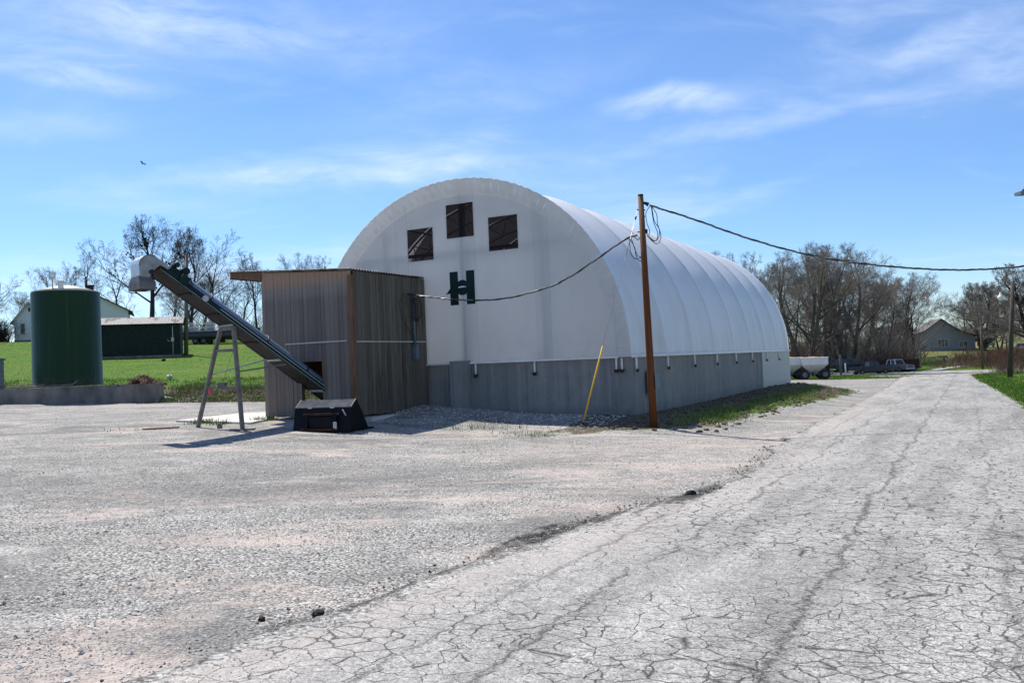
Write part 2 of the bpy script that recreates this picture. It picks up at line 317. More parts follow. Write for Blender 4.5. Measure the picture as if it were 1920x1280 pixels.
wv = k.math('SINE', k.math('MULTIPLY', X[0], 26)); c = k.mix(k.rng(k.noise(k.sc(o, .5, .18, 1), 2, 4, .7), .52, .56), (.27, .26, .245), (.10, .09, .08)); M['corr'] = k.pbr(c, .85, 0, k.bump(wv, .5, .02), .4)
M['green_wall'] = simple('dark_green_boards', (.006, .015, .011), .7, 0, .4, 3, .1)
k = NT('white_siding'); o = k.obj(); X = k.sep(o); l = k.rng(k.math('PINGPONG', X[2], .11), 0, .02, 1, 0)
c = k.mix(k.noise(o, 1.5, 5, .7), (.66, .66, .65), (.82, .82, .80)); M['siding'] = k.pbr(k.mix(k.math('MULTIPLY', l, .5), c, (.2, .2, .22)), .7, 0, k.bump(l, .4, .02), .2)
k = NT('grey_siding'); o = k.obj(); X = k.sep(o); l = k.rng(k.math('PINGPONG', X[2], .1), 0, .02, 1, 0)
c = k.mix(k.noise(o, 1.5, 5, .7), (.27, .28, .29), (.36, .37, .38)); M['siding_grey'] = k.pbr(k.mix(k.math('MULTIPLY', l, .4), c, (.14, .14, .15)), .7, 0, k.bump(l, .4, .02), .2)
M['shingle'] = simple('grey_shingle', (.115, .105, .105), .9, 0, .3, 8, .4)
M['shingle_lt'] = simple('pale_roof', (.50, .48, .45), .7, .1, .12, 3, .2)
M['trim_dark'] = simple('dark_trim', (.045, .04, .035), .7)
M['glass'] = simple('dark_glass', (.012, .013, .016), .12, 0, .2, 2, 0, .6)
M['glass_car'] = simple('car_glass', (.04, .05, .055), .12, 0, .2, 2, 0, .6)
M['brick'] = simple('chimney_brick', (.085, .035, .028), .9, 0, .3, 9, .3)
M['rust'] = simple('rusty_steel', (.05, .022, .014), .85, .1, .4, 5, .2)
M['car_dark'] = simple('old_dark_paint', (.02, .021, .024), .4, .1, .3, 4, .05, .5)
M['car_grey'] = simple('old_grey_paint', (.10, .105, .11), .45, .1, .3, 4, .05, .5)
M['car_white'] = simple('old_white_paint', (.60, .60, .58), .45, 0, .1, 4, .05, .4)
M['hopper'] = simple('hopper_paint', (.60, .61, .60), .5, .1, .12, 3, .05, .3)
M['tan_load'] = simple('tan_load', (.40, .25, .11), .95, 0, .3, 5, .4)
M['boat_hull'] = simple('boat_hull', (.05, .052, .06), .4, .2, .2, 3, .05, .4)
M['boat_grey'] = simple('boat_grey', (.25, .26, .28), .5, 0, .3, 3, .05)
M['red'] = simple('faded_red', (.18, .03, .025), .6)
M['pink'] = simple('pink_ribbon', (.75, .08, .12), .6)
M['bark_a'] = simple('dark_bark', (.048, .038, .031), .95, 0, .35, 5, .5, .1, (1, 1, .4))
M['bark_b'] = simple('grey_bark', (.095, .078, .066), .95, 0, .35, 5, .5, .1, (1, 1, .4))
M['twig_a'] = simple('dark_twigs', (.07, .055, .046), .95, 0, .2, 5, 0, .1)
M['twig_b'] = simple('sunlit_twigs', (.19, .165, .148), .95, 0, .2, 1, 0, .1)  # sunlight on the twigs is put into this paler grey
M['brush'] = simple('red_brush', (.14, .085, .068), .95, 0, .35, .8, 0, .1)
M['brush_tan'] = simple('tan_brush', (.23, .185, .125), .95, 0, .3, .8, 0, .1)
M['ivy'] = simple('ivy', (.018, .026, .012), .8, 0, .3, 3, 0, .2)
k = NT('grass_blades'); v = k.attr('var'); c = k.mix(v, (.055, .14, .009), (.13, .24, .02)); c = k.mix(k.rng(v, .8, .95), c, (.27, .24, .11))
M['blades'] = k.pbr(c, .7, 0, None, .2); k.b.inputs['Subsurface Weight'].default_value = 0
k = NT('dry_blades'); v = k.attr('var'); M['dry'] = k.pbr(k.mix(v, (.12, .10, .055), (.34, .29, .19)), .9, 0, None, .1)
k = NT('stones'); v = k.attr('var'); c = k.mix(v, (.22, .21, .195), (.66, .64, .60)); M['stones'] = k.pbr(c, .9, 0, k.bump(k.noise(k.obj(), 60, 3), .4, .01), .2)
k = NT('rubble'); v = k.attr('var'); M['rubble'] = k.pbr(k.mix(v, (.025, .024, .023), (.09, .085, .08)), .9, 0, None, .2)
M['clod'] = simple('soil_clods', (.12, .085, .06), .95, 0, .4, 4, .6)

# ------------------------------------------------------------------ mesh builder
FR = {}
class MB:
    def __init__(s): s.v = []; s.f = []; s.a = []; s.sm = []; s.cur = 0.
    def add(s, vs, fs, smooth=False):
        o = len(s.v); s.v += [tuple(p) for p in vs]
        for f in fs: s.f.append(tuple(i+o for i in f)); s.a.append(s.cur); s.sm.append(smooth)
        return s
    def box(s, a, b):
        (x0, y0, z0), (x1, y1, z1) = a, b
        return s.add([(x0, y0, z0), (x1, y0, z0), (x1, y1, z0), (x0, y1, z0), (x0, y0, z1), (x1, y0, z1), (x1, y1, z1), (x0, y1, z1)],
                     [(3, 2, 1, 0), (4, 5, 6, 7), (0, 1, 5, 4), (1, 2, 6, 5), (2, 3, 7, 6), (3, 0, 4, 7)])
    def obox(s, o, ex, ey, ez):            # box from an origin corner and three edge vectors
        o, ex, ey, ez = map(Vector, (o, ex, ey, ez)); P = [o, o+ex, o+ex+ey, o+ey]; P += [p+ez for p in P]
        return s.add(P, [(3, 2, 1, 0), (4, 5, 6, 7), (0, 1, 5, 4), (1, 2, 6, 5), (2, 3, 7, 6), (3, 0, 4, 7)])
    def bar(s, p0, p1, w, d=None, up=(0, 0, 1)):
        p0, p1 = Vector(p0), Vector(p1); d = d or w; t = (p1-p0).normalized(); a = t.cross(Vector(up))
        if a.length < 1e-3: a = t.cross(Vector((1, 0, 0)))
        a.normalize(); b = a.cross(t); return s.obox(p0-a*w/2-b*d/2, a*w, b*d, p1-p0)
    def prism(s, pts, vec):                # planar polygon swept along a vector
        n = len(pts); P = [Vector(p) for p in pts]; v = Vector(vec)
        return s.add(P+[p+v for p in P], [tuple(range(n))[::-1], tuple(range(n, 2*n))]+[(i, (i+1) % n, (i+1) % n+n, i+n) for i in range(n)])
    def tube(s, pts, r, n=8, cap=True, smooth=True):
        P = [Vector(p) for p in pts]; m = len(P)
        if not isinstance(r, (list, tuple)): r = [r]*m
        vs = []; prev = None
        for i in range(m):
            t = (P[min(i+1, m-1)]-P[max(i-1, 0)])
            t = t.normalized() if t.length > 1e-9 else Vector((0, 0, 1))
            if prev is None: a = t.cross(Vector((0, 0, 1)) if abs(t.z) < .9 else Vector((1, 0, 0)))
            else: a = prev-t*prev.dot(t)
            a.normalize(); prev = a; b = t.cross(a)
            for j in range(n):
                q = 2*PI*j/n; vs.append(P[i]+(a*math.cos(q)+b*math.sin(q))*r[i])
        fs = [(i*n+j, i*n+(j+1) % n, (i+1)*n+(j+1) % n, (i+1)*n+j) for i in range(m-1) for j in range(n)]
        s.add(vs, fs, smooth)
        if cap:
            o = len(s.v)-len(vs)
            s.f += [tuple(o+j for j in range(n))[::-1], tuple(o+(m-1)*n+j for j in range(n))]; s.a += [s.cur]*2; s.sm += [False]*2
        return s
    def lathe(s, prof, c=(0, 0, 0), n=32, smooth=True):
        c = Vector(c); vs = [c+Vector((r*math.cos(2*PI*j/n), r*math.sin(2*PI*j/n), z)) for r, z in prof for j in range(n)]
        return s.add(vs, [(i*n+j, i*n+(j+1) % n, (i+1)*n+(j+1) % n, (i+1)*n+j) for i in range(len(prof)-1) for j in range(n)], smooth)
    def blob(s, c, r, seed=0, sq=(1, 1, 1), n=7, m=5, amp=.3):
        vs = []; rnd = random.Random(seed)
        for i in range(m+1):
            for j in range(n):
                a = PI*i/m; b = 2*PI*j/n; q = r*(1+rnd.uniform(-amp, amp)*(0 < i < m))
                vs.append((c[0]+q*sq[0]*math.sin(a)*math.cos(b), c[1]+q*sq[1]*math.sin(a)*math.sin(b), c[2]+q*sq[2]*math.cos(a)))
        return s.add(vs, [(i*n+j, (i+1)*n+j, (i+1)*n+(j+1) % n, i*n+(j+1) % n) for i in range(m) for j in range(n)])
    def build(s, name, mat, parent=None, loc=None, rotz=0, world=False, attrs=None, mats=None, fm=None):
        if parent is not None: pl, pr = FR[parent.name]
        else: pl, pr = Vector(loc or (0, 0, 0)), rotz
        vs = s.v
        if world:
            ca, sa = math.cos(-pr), math.sin(-pr)
            vs = [((x-pl.x)*ca-(y-pl.y)*sa, (x-pl.x)*sa+(y-pl.y)*ca, z-pl.z) for x, y, z in vs]
        me = bpy.data.meshes.new(name); me.from_pydata(vs, [], s.f)
        me.polygons.foreach_set('use_smooth', s.sm)
        if any(s.a):
            at = me.attributes.new('var', 'FLOAT', 'FACE'); at.data.foreach_set('value', s.a)
        for k_, vals in (attrs or {}).items():
            at = me.attributes.new(k_, 'FLOAT', 'POINT'); at.data.foreach_set('value', vals)
        for m_ in (mats or [mat]): me.materials.append(m_)
        if fm: me.polygons.foreach_set('material_index', fm)
        me.update()
        o = bpy.data.objects.new(name, me); C.objects.link(o)
        if parent is not None: o.parent = parent; FR[o.name] = (pl, pr)
        else: o.location = pl; o.rotation_euler = (0, 0, pr); FR[o.name] = (pl, pr)
        return o

def tag(o, label=None, cat=None, group=None, kind=None):
    if label: o['label'] = label
    if cat: o['category'] = cat
    if group: o['group'] = group
    if kind: o['kind'] = kind
    return o
def thing(name, label, cat, loc, rotz=0, group=None):
    o = bpy.data.objects.new(name, None); C.objects.link(o); o.location = loc; o.rotation_euler = (0, 0, rotz); o.empty_display_size = .2
    FR[o.name] = (Vector(loc), rotz); return tag(o, label, cat, group)

rnd = random.Random(5)
def nz(x, y, z=0): return noise.noise(Vector((x, y, z)))
def fbm(x, y, z=0): return nz(x, y, z)+.5*nz(2.1*x, 2.1*y, z+9)+.25*nz(4.3*x, 4.3*y, z+17)

# ------------------------------------------------------------------ ground, gravel yard
def stripw(q): return lerp(q, [(-2.6, 0), (-2, 1.0), (-.9, 2.0), (6, 2.1), (15, 2.7), (21, 2.7), (26, 2.0), (28.5, .8), (30, 0)])
def lawn_edge(x): return 39.2+.5*math.sin(x*.7)
def masks(x, y):
    p, q = pq(x, y)
    gravel = 0; grass = 1.; field = 0
    # yard
    if x < 24 and y < 60 and p < 5.2 and q < 27: gravel = 1
    if y > lawn_edge(x) and p < -2 : gravel = 0
    if q > 26 and p < 4.2:
        gravel = 1 if (q < lerp(p, [(-14, 47), (-5, 51), (0, 54), (2.6, 58)])) and p > -20 else 0
    if -3 < q < 30 and -1 < p < stripw(q)+.1:
        gravel = 0; grass = .22+.5*ss(1.0, 1.6, p)-.3*ss(1.8, 2.4, p)*(q > 5)
        if q < 0: grass = .15
        if q > 15 and p > 1.2: grass = .36
    if p > 8.8:
        gravel = 0
        grass = 1. if p < 13 or q > 40 else .8
        if q < 20: grass = .55
    if gravel == 0 and p < -2 and y > 38:
        if y < 43.5: grass = .42
        if x > -27 and 60 < y: grass = .95
    if y > 105 and x > 20: grass = .7
    if (x > 55 and y > 95) or y > 150: field = 1
    if 55 < y < 100 and 18 < x < 60 and p > 9: grass = .8 if p < 13 else .45
    return gravel, grass, field
xs = [-1500, -900, -500, -300, -200, -150, -120, -100, -85, -75, -66, -58, -52, -47, -43, -40]+[-38+.5*i for i in range(153)]+[40, 43, 46, 50, 54, 58, 63, 69, 76, 85, 97, 110, 130, 160, 200, 300, 500, 900, 1500]
ys = [-60, -30, -15, -8]+[-5+.5*i for i in range(107)]+[49+i for i in range(60)]+[110, 113, 116, 120, 125, 130, 136, 143, 150, 160, 175, 190, 210, 230, 250, 280, 330, 400, 500, 650, 900, 1500]
zz = [[h(x, y)+(.012*fbm(x*.9, y*.9)*(abs(x) < 40 and y < 60 and pq(x, y)[0] < 3.2)) for x in xs] for y in ys]
mk = [[masks(x, y) for x in xs] for y in ys]
def cell_yard(i, j):
    return sum(mk[b][a][0] for a in (i, i+1) for b in (j, j+1)) >= 2
def sheet(name, cond):
    idx = {}; vs = []; fs = []; A = dict(gravel=[], grass=[], field=[])
    for j in range(len(ys)-1):
        for i in range(len(xs)-1):
            if not cond(i, j): continue
            f = []
            for a, b in ((i, j), (i+1, j), (i+1, j+1), (i, j+1)):
                if (a, b) not in idx:
                    idx[(a, b)] = len(vs); vs.append((xs[a], ys[b], zz[b][a]))
                    for n_, val in zip(('gravel', 'grass', 'field'), mk[b][a]): A[n_].append(float(val))
                f.append(idx[(a, b)])
            fs.append(tuple(f))
    m = MB(); m.add(vs, fs, True); return m.build(name, M['earth'], attrs=A)
tag(sheet('ground', lambda i, j: not cell_yard(i, j)), kind='structure')
tag(sheet('gravel_yard', cell_yard), kind='structure')

# ------------------------------------------------------------------ the road
def ledge(q): return lerp(q, [(-40, 3.2), (-18, 3.75), (-14, 4.05), (-12, 4.3), (-10, 4.75), (-8.5, 4.75), (-3, 4.2), (2, 4.15), (11, 3.95), (29, 3.55), (60, 2.4), (66, -1)])
def redge(q): return lerp(q, [(-40, 9.1), (16, 9.0), (34, 8.6), (61, 7.7), (66, 11)])
qs = []; q = -40.
while q < 66:
    qs.append(q); q += .07 if q > -20 and q < -2 else (.2 if -22 < q < 12 else .6)
m = MB(); vs = []; ed = []; NX = 16
for q in qs:
    je = .16*fbm(q*.9, 3)+.07*fbm(q*4, 7)+.03*nz(q*13, 5)
    L = ledge(q)+je; R = redge(q)+.15*fbm(q*.6, 30)
    for i in range(NX+2):
        if i == 0: p = L-.03; dz = -.03; e = 0
        else: t = (i-1)/NX; p = L+(R-L)*t; dz = .045 if i > 1 else .035; e = (R-L)*t
        if i == NX+1: dz = .0
        x, y = xy(p, q)
        vs.append((x, y, h(x, y)+dz)); ed.append(e)
n = NX+2
m.add(vs, [(a*n+b, a*n+b+1, (a+1)*n+b+1, (a+1)*n+b) for a in range(len(qs)-1) for b in range(n-1)], True)
tag(m.build('road', M['asphalt'], loc=(CX, CY, 0), rotz=-TH, world=True, attrs=dict(edge=ed)), kind='structure')
m = MB(); vs = []; ed = []
pts = [(-60, 78), (-40, 77), (-20, 75.8), (-8, 75), (0, 73), (6, 71.5), (14, 69.6), (24, 67), (40, 63), (60, 58)]
for i, (p, q) in enumerate([(a[0]+(b[0]-a[0])*t/6, a[1]+(b[1]-a[1])*t/6) for a, b in zip(pts, pts[1:]) for t in range(6)]):
    for k_ in range(5):
        x, y = xy(p, q-4.6+k_*2.1); vs.append((x, y, h(x, y)+.055)); ed.append(3.)
nn = len(vs)//5
m.add(vs, [(a*5+b, (a+1)*5+b, (a+1)*5+b+1, a*5+b+1) for a in range(nn-1) for b in range(4)], True)
tag(m.build('crossing_road', M['asphalt'], loc=(CX, CY, 0), rotz=-TH, world=True, attrs=dict(edge=ed)), kind='structure')
def path(name, pl, w, mat, dz=.05):
    m = MB(); vs = []
    P = [Vector(a[:2]) for a in pl]
    S = [P[i].lerp(P[i+1], t/8) for i in range(len(P)-1) for t in range(8)]+[P[-1]]
    for i, a in enumerate(S):
        d = (S[min(i+1, len(S)-1)]-S[max(i-1, 0)]).normalized(); nrm = Vector((-d.y, d.x))
        for s_ in (-1, 0, 1):
            b = a+nrm*w*.5*s_; vs.append((b.x, b.y, h(b.x, b.y)+dz))
    m.add(vs, [(a*3+b, a*3+b+1, (a+1)*3+b+1, (a+1)*3+b) for a in range(len(S)-1) for b in range(2)], True)
    return m.build(name, mat)
tag(path('path', [G(1735, 697), G(1765, 692), G(1795, 688), G(1812, 686)], 1.3, M['slab']), kind='structure')

# ------------------------------------------------------------------ pebbles, rubble, grass
def inview(x, y, mx=30, y1=1300):
    if y < 1: return False
    v = Vector((x, y, h(x, y)-CH)); c, s_ = math.cos(PITCH), math.sin(PITCH)
    d = v.y*c+v.z*s_; X = v.x/d
    return abs(X) < .60
def stone(m, c, r, v):
    m.cur = v; a = rnd.uniform(0, PI); ca, sa = math.cos(a), math.sin(a); q = [rnd.uniform(.6, 1.2) for _ in range(6)]; fl = rnd.uniform(.4, .8)
    P = [(q[0], 0, 0), (0, q[1]*.8, 0), (-q[2], 0, 0), (0, -q[3]*.8, 0), (.1, .1, q[4]*fl), (0, 0, -q[5]*.5)]
    m.add([(c[0]+r*(x*ca-y*sa), c[1]+r*(x*sa+y*ca), c[2]+r*z) for x, y, z in P], [(0, 1, 4), (1, 2, 4), (2, 3, 4), (3, 0, 4), (1, 0, 5), (2, 1, 5), (3, 2, 5), (0, 3, 5)])
m = MB(); cnt = 0
while cnt < 26000:
    y = 3.2+16*rnd.random()**1.7; x = rnd.uniform(-.62, .4)*y; p, q = pq(x, y)
    if p > ledge(q)+.35+.3*nz(q, 4) or (p > ledge(q) and rnd.random() < .5): continue
    if nz(x*.6+5, y*.6) < rnd.uniform(-.5, .35): continue
    r = rnd.choice((.004, .005, .007, .0095))*(.8+.02*y)*rnd.uniform(.8, 1.4)
    if rnd.random() < .006: r *= 2.2
    stone(m, (x, y, h(x, y)+r*.25+.045*(p > ledge(q))), r, min(1, max(0.02, rnd.gauss(.62, .25)))); cnt += 1
for i in range(5200):        # coarser stone heaped against the barn and strewn about
    if i % 2: x, y = xy(-rnd.uniform(-.5, 7), -abs(rnd.gauss(0, 1.5))-.3)
    else: y = 4+26*rnd.random()**1.3; x = rnd.uniform(-.6, .25)*y
    p, q = pq(x, y)
    if p > ledge(q)+.2 or (p > -.1 and q > -2): continue
    r = rnd.choice((.012, .016, .022, .034 if i % 2 else .02)); stone(m, (x, y, h(x, y)+r*.2), r, min(1, max(.02, rnd.gauss(.6, .3))))
tag(m.build('loose_gravel', M['stones']), 'scattered loose pale gravel stones lying over the yard in the foreground', 'gravel', kind='stuff')
m = MB()
for i in range(3600):
    q = rnd.uniform(-19, -4.5); w_ = max(0, fbm(q*.8, 3)+.15)
    if rnd.random() > (.06 if q < -15 else .16)+w_*(.35 if q < -14 else 1): continue
    p = ledge(q)+.16*fbm(q*.9, 3)+.07*fbm(q*4, 7)+rnd.gauss(-.04, .11); x, y = xy(p, q)
    stone(m, (x, y, h(x, y)+.02), rnd.choice((.006, .009, .012, .02))*rnd.uniform(.6, 1.2), rnd.random()*.9+.05)
tag(m.build('asphalt_rubble', M['rubble']), 'dark crumbs of broken asphalt along the ragged road edge', 'rubble', kind='stuff')
for i, (px, py, r, l) in enumerate([(597, 1155, .036, 'black lump of broken asphalt at the road edge, largest lying loose there'), (491, 1163, .024, 'small brown stone on the gravel left of the black asphalt lump'), (1294, 932, .07, 'black asphalt chunk in the dark hollow beside the road')]):
    g = G(px, py); m = MB(); m.blob((0, 0, r*.45), r, i, (1.1, .9, .75), 8, 6, .22); tag(m.build('stone', M['rust'] if i == 1 else M['rubble'], loc=g), l, 'stone')

def blades(m, x, y, n, hgt, spread, dry=0, z0=0):
    for _ in range(n):
        a = x+rnd.gauss(0, spread); b = y+rnd.gauss(0, spread); hh = hgt*rnd.uniform(.5, 1.2); w_ = .006+hh*.035; t = rnd.uniform(0, 2*PI)
        dx, dy = math.cos(t)*w_, math.sin(t)*w_; lx, ly = rnd.gauss(0, hh*.35), rnd.gauss(0, hh*.35); z = h(a, b)-.01+z0
        m.cur = .999 if rnd.random() < dry else rnd.uniform(.02, .79)
        m.add([(a-dx, b-dy, z), (a+dx, b+dy, z), (a+lx, b+ly, z+hh)], [(0, 1, 2)])
m = MB()      # strip beside the barn
for i in range(5200):
    q = rnd.uniform(-2, 28); wv = stripw(q); p = rnd.uniform(.15, wv+.25)
    dens = .07+.6*ss(1.0, 1.5, p)*(1-.75*ss(1.7, 2.4, p))
    if q < 0: dens *= .25
    if nz(p*1.3, q*.5, 4) < rnd.uniform(-.4, .3) or rnd.random() > dens: continue
    x, y = xy(p, q); blades(m, x, y, 8, .13 if p > .9 else .07, .10, .35)
for i in range(4200):  # verge right of the road
    q = rnd.uniform(12, 64); p = redge(q)+.1+abs(rnd.gauss(0, 1.6))
    if nz(p*.8, q*.4, 8) < rnd.uniform(-.6, .2): continue
    x, y = xy(p, q); blades(m, x, y, 6, .17, .18, .12)
for i in range(4800):  # bank and foot of the lawn
    x = rnd.uniform(-30, -8); y = 38.9+rnd.random()**1.6*9
    if nz(x*.6, y*.8, 2) < rnd.uniform(-.4, .3): continue
    if x < -15.8 and 38.5 < y < 42.6: continue
    blades(m, x, y, 6, .20 if y > 41.5 else .26, .18, .25)
for i in range(5000):  # lawn
    y = 44+rnd.random()*50; x = rnd.uniform(-.62, -.24)*y
    blades(m, x, y, 5, .05+.0006*y, .3, .12)
for i in range(4600):  # strips by the hoppers and past the drive
    q = rnd.uniform(50, 71); p = rnd.uniform(-16, 3.2)
    if masks(*xy(p, q))[0] > .5: continue
    x, y = xy(p, q); blades(m, x, y, 4, .16, .2, .1)
for i in range(3200):  # grass in front of the right hand house
    x = rnd.uniform(48, 92); y = rnd.uniform(92, 132); blades(m, x, y, 4, .25, .35, .3)
for (px, py, n_, sp) in [(385, 793, 130, .16), (410, 795, 90, .12), (372, 794, 60, .12), (490, 789, 110, .12), (512, 788, 40, .08), (1010, 817, 50, .18), (880, 801, 40, .3), (905, 803, 35, .3), (840, 800, 26, .25), (1025, 812, 26, .2), (965, 803, 30, .2), (980, 814, 40, .25), (950, 812, 16, .3), (240, 806, 20, .3), (735, 815, 14, .2), (1330, 792, 120, .2), (1370, 785, 120, .25), (860, 806, 16, .2)]:
    g = G(px, py); blades(m, g.x, g.y, n_, .11 if py > 798 else .15, sp, .3)
tag(m.build('grass', M['blades']), 'green and dry grass growing on the lawn, verges and bank', 'grass', kind='stuff')
m = MB()      # dead stalks on the bank
for i in range(1700):
    x = rnd.uniform(-28, -8); y = 38.8+rnd.random()*3.2
    if -26.4 < x < -17: continue
    if nz(x*.5+3, y*.8, 2) < rnd.uniform(-.5, .2): continue
    blades(m, x, y, 5, .26, .2)
for i in range(1500):
    q = rnd.uniform(-1.5, 28); p = rnd.uniform(.1, stripw(q)); x, y = xy(p, q)
    blades(m, x, y, 5, .07, .15)
tag(m.build('dead_weeds', M['dry']), 'tangled dead weeds and straw on the bank and beside the barn', 'weeds', kind='stuff')
m = MB()      # clods
for i in range(900):
    if i % 2: x = rnd.uniform(-17, -8); y = 38.7+rnd.random()*1.7
    else: x, y = xy(rnd.uniform(.1, 2.6), rnd.uniform(-2.2, 26))
    r = rnd.uniform(.02, .075); m.blob((x, y, h(x, y)+r*.2), r, i, (1.2, 1, .6), 6, 4, .35)
tag(m.build('soil_clods', M['clod']), 'brown lumps of turned soil on the bank and beside the barn wall', 'soil', kind='stuff')

# ------------------------------------------------------------------ the fabric barn
BW, BH, BN, ZC, BL, BAY = 10.13, 5.165, 2.05, 2.153, 21.72, 2.715
barn = thing('fabric_barn', 'large white arched fabric barn on a grey concrete wall with three dark square openings', 'barn', (CX, CY, 0), -TH)
def arch(t, off=0):                      # t 0 (right foot) .. pi (left foot)
    ct, st = math.cos(t), math.sin(t); e = 2/BN
    return -BW/2+(BW/2-off)*math.copysign(abs(ct)**e, ct), ZC+(BH-off)*abs(st)**e
NT_ = 72
ts = [PI*i/NT_ for i in range(NT_+1)]
# cover: ridges over each truss, hollow in between
m = MB(); rows = []; Y0 = -.12
ls = [Y0+.0]+[BAY*b+BAY*k_ for b in range(8) for k_ in ((0,) if b else ())+(.02, .06, .12, .2, .3, .4, .5, .6, .7, .8, .88, .94, .98)]+[BL+.1]
for l in ls:
    f = min(1, max(0, (l % BAY)/BAY)) if 0 < l < BL else 0
    d = abs(math.sin(PI*f))**.6*.15
    rows.append([(arch(t, d*(.35+.65*math.sin(t)**.5 if math.sin(t) > 0 else .35))[0], l, arch(t, d*(.35+.65*math.sin(t)**.5 if math.sin(t) > 0 else .35))[1]) for t in ts])
m.add([p for r in rows for p in r], [(a*(NT_+1)+b, (a+1)*(NT_+1)+b, (a+1)*(NT_+1)+b+1, a*(NT_+1)+b+1) for a in range(len(rows)-1) for b in range(NT_)], True)
cover = m.build('cover', M['fab_roof'], barn)
# puckered overhang
m = MB(); NB = 900; vs = []
for i in range(NB+1):
    t = PI*i/NB; ph = i*.42+3.4*nz(i*.03, 1)
    for j in range(7):
        f = j/6; off = .46*f; x, z = arch(t, off)
        wv = math.sin(ph+1.2*nz(i*.05, j*.2))*.021*math.sin(PI*min(1, f*1.1+.05))*(1.2+nz(i*.06, 3))
        vs.append((x, Y0+(.11)*f**1.3-wv-.004, z))
m.add(vs, [(a*7+b, a*7+b+1, (a+1)*7+b+1, (a+1)*7+b) for a in range(NB) for b in range(6)], True)
m.build('overhang', M['fab_end'], barn)
# end walls
WIN = [(-6.72, -5.84, 5.14, 6.07), (-5.38, -4.49, 5.68, 6.63), (-4.03, -3.12, 5.195, 6.13)]
def endwall(y, holes):
    poly = [[Vector((*arch(t, .44 if holes else .02), 0)) for t in ts]]
    for (a, b, c, d) in holes: poly.append([Vector((a, c, 0)), Vector((b, c, 0)), Vector((b, d, 0)), Vector((a, d, 0))])
    tri = tessellate_polygon(poly); pts = [p for L in poly for p in L]
    m = MB(); m.add([(p.x, y, p.y) for p in pts], tri)
    return m
ew = endwall(0, WIN)
ew.build('end_wall', M['fab_end'], barn)
endwall(BL, []).build('end_wall', M['fab_end'], barn)
for (a, b, c, d) in WIN:
    m = MB(); m.add([(a, .012, c), (b, .012, c), (b, .012, d), (a, .012, d)], [(0, 1, 2, 3)]); w_ = m.build('window', M['film'], barn)
    m = MB(); t_ = .022
    for q_ in (((a-t_, -.012, c-t_), (a, .01, d+t_)), ((b, -.012, c-t_), (b+t_, .01, d+t_)), ((a, -.012, c-t_), (b, .01, c)), ((a, -.012, d), (b, .01, d+t_))): m.box(*q_)
    m.build('frame', M['fab_end'], w_)
# trusses
for b in range(9):
    l = min(max(b*BAY, .25), BL-.3); m = MB()
    N_ = 40; o1 = [(arch(PI*i/N_, .10)[0], l, arch(PI*i/N_, .10)[1]) for i in range(N_+1)]; o2 = [(arch(PI*i/N_, .62)[0], l, arch(PI*i/N_, .62)[1]) for i in range(N_+1)]
    m.tube(o1, .035, 6); m.tube(o2, .035, 6)
    for i in range(0, N_): m.tube([o1[i], o2[i+1]] if i % 2 else [o2[i], o1[i+1]], .018, 4)
    m.build('truss', M['leg'], barn)
m = MB()
m.box((-5.0, .05, ZC), (-4.86, .19, 7.0)); m.box((-7.6, .05, ZC), (-7.5, .17, 6.1)); m.box((-2.5, .05, ZC), (-2.4, .17, 6.1))
m.box((-8.6, .06, 5.26), (-1.5, .16, 5.35)); m.build('end_frame', M['leg'], barn)
m = MB()
for x_, z_ in ((-5.06, 6.9), (-2.6, 6.3), (-7.5, 6.3), (-1.0, 4.6), (-9.1, 4.6)): m.tube([(x_, .2, z_), (x_, BL-.3, z_)], .03, 6)
m.build('purlins', M['leg'], barn)
# hem pipe
m = MB(); m.tube([(.035, -.12, ZC+.0), (.035, BL+.1, ZC+.0)], .04, 8); m.tube([(-BW-.035, -.12, ZC), (-BW-.035, BL+.1, ZC)], .04, 8); m.tube([(-.38, -.03, ZC-.01), (-BW+.38, -.03, ZC-.01)], .028, 8)
m.build('hem_pipe', M['white_pipe'], barn)
# concrete
m = MB(); m.box((-4.762, .05, -.6), (-.02, .3, ZC-.004)); m.box((-BW, .11, -.6), (-4.762, .36, ZC-.004)); m.box((-.27, .302, -.6), (-.02, BL, ZC-.004)); m.box((-BW, .362, -.6), (-BW+.25, BL, ZC-.004)); m.box((-BW+.252, BL-.25, -.6), (-.272, BL, ZC-.004))
m.build('concrete_wall', M['concrete'], barn)
m = MB(); m.box((-5.32, -.22, -.6), (-4.765, .108, 2.22)); pl = m.build('pilaster', M['concrete'], barn)
m = MB(); m.box((-.02, 15.55, .25), (.03, BL+.02, ZC-.03)); m.box((-.02, 15.45, .25), (.045, 15.56, ZC-.03)); m.build('side_flap', M['fab_flap'], barn)
m = MB(); m.box((.031, .9, 1.15), (.16, 1.12, 1.75)); m.build('meter_box', M['conduit'], barn)
# tie downs
def tie(p, out):
    p = Vector(p); o_ = Vector(out); m = MB(); m.tube([p, p+Vector((0, 0, -.30))], .026, 7); t_ = m.build('tie_down', M['white_pipe'], barn)
    m = MB(); a = p+Vector((0, 0, -.30)); s_ = Vector((o_.y, -o_.x, 0)); m.obox(a-s_*.045-Vector((0, 0, .07)), s_*.09, -o_*.06 if 0 else o_*.05, (0, 0, .07)); m.tube([a-s_*.08+o_*.03, a+s_*.06+o_*.03], .016, 5); m.build('ratchet', M['black'], t_)
for u in (4.6, 2.78, .45, .3): tie((-u, -.01, ZC-.04), (0, -1, 0))
for l in (.1, 2.72, 5.43, 8.14, 10.86, 13.57, 16.3, 19.0): tie((.055, l, ZC-.04), (1, 0, 0))
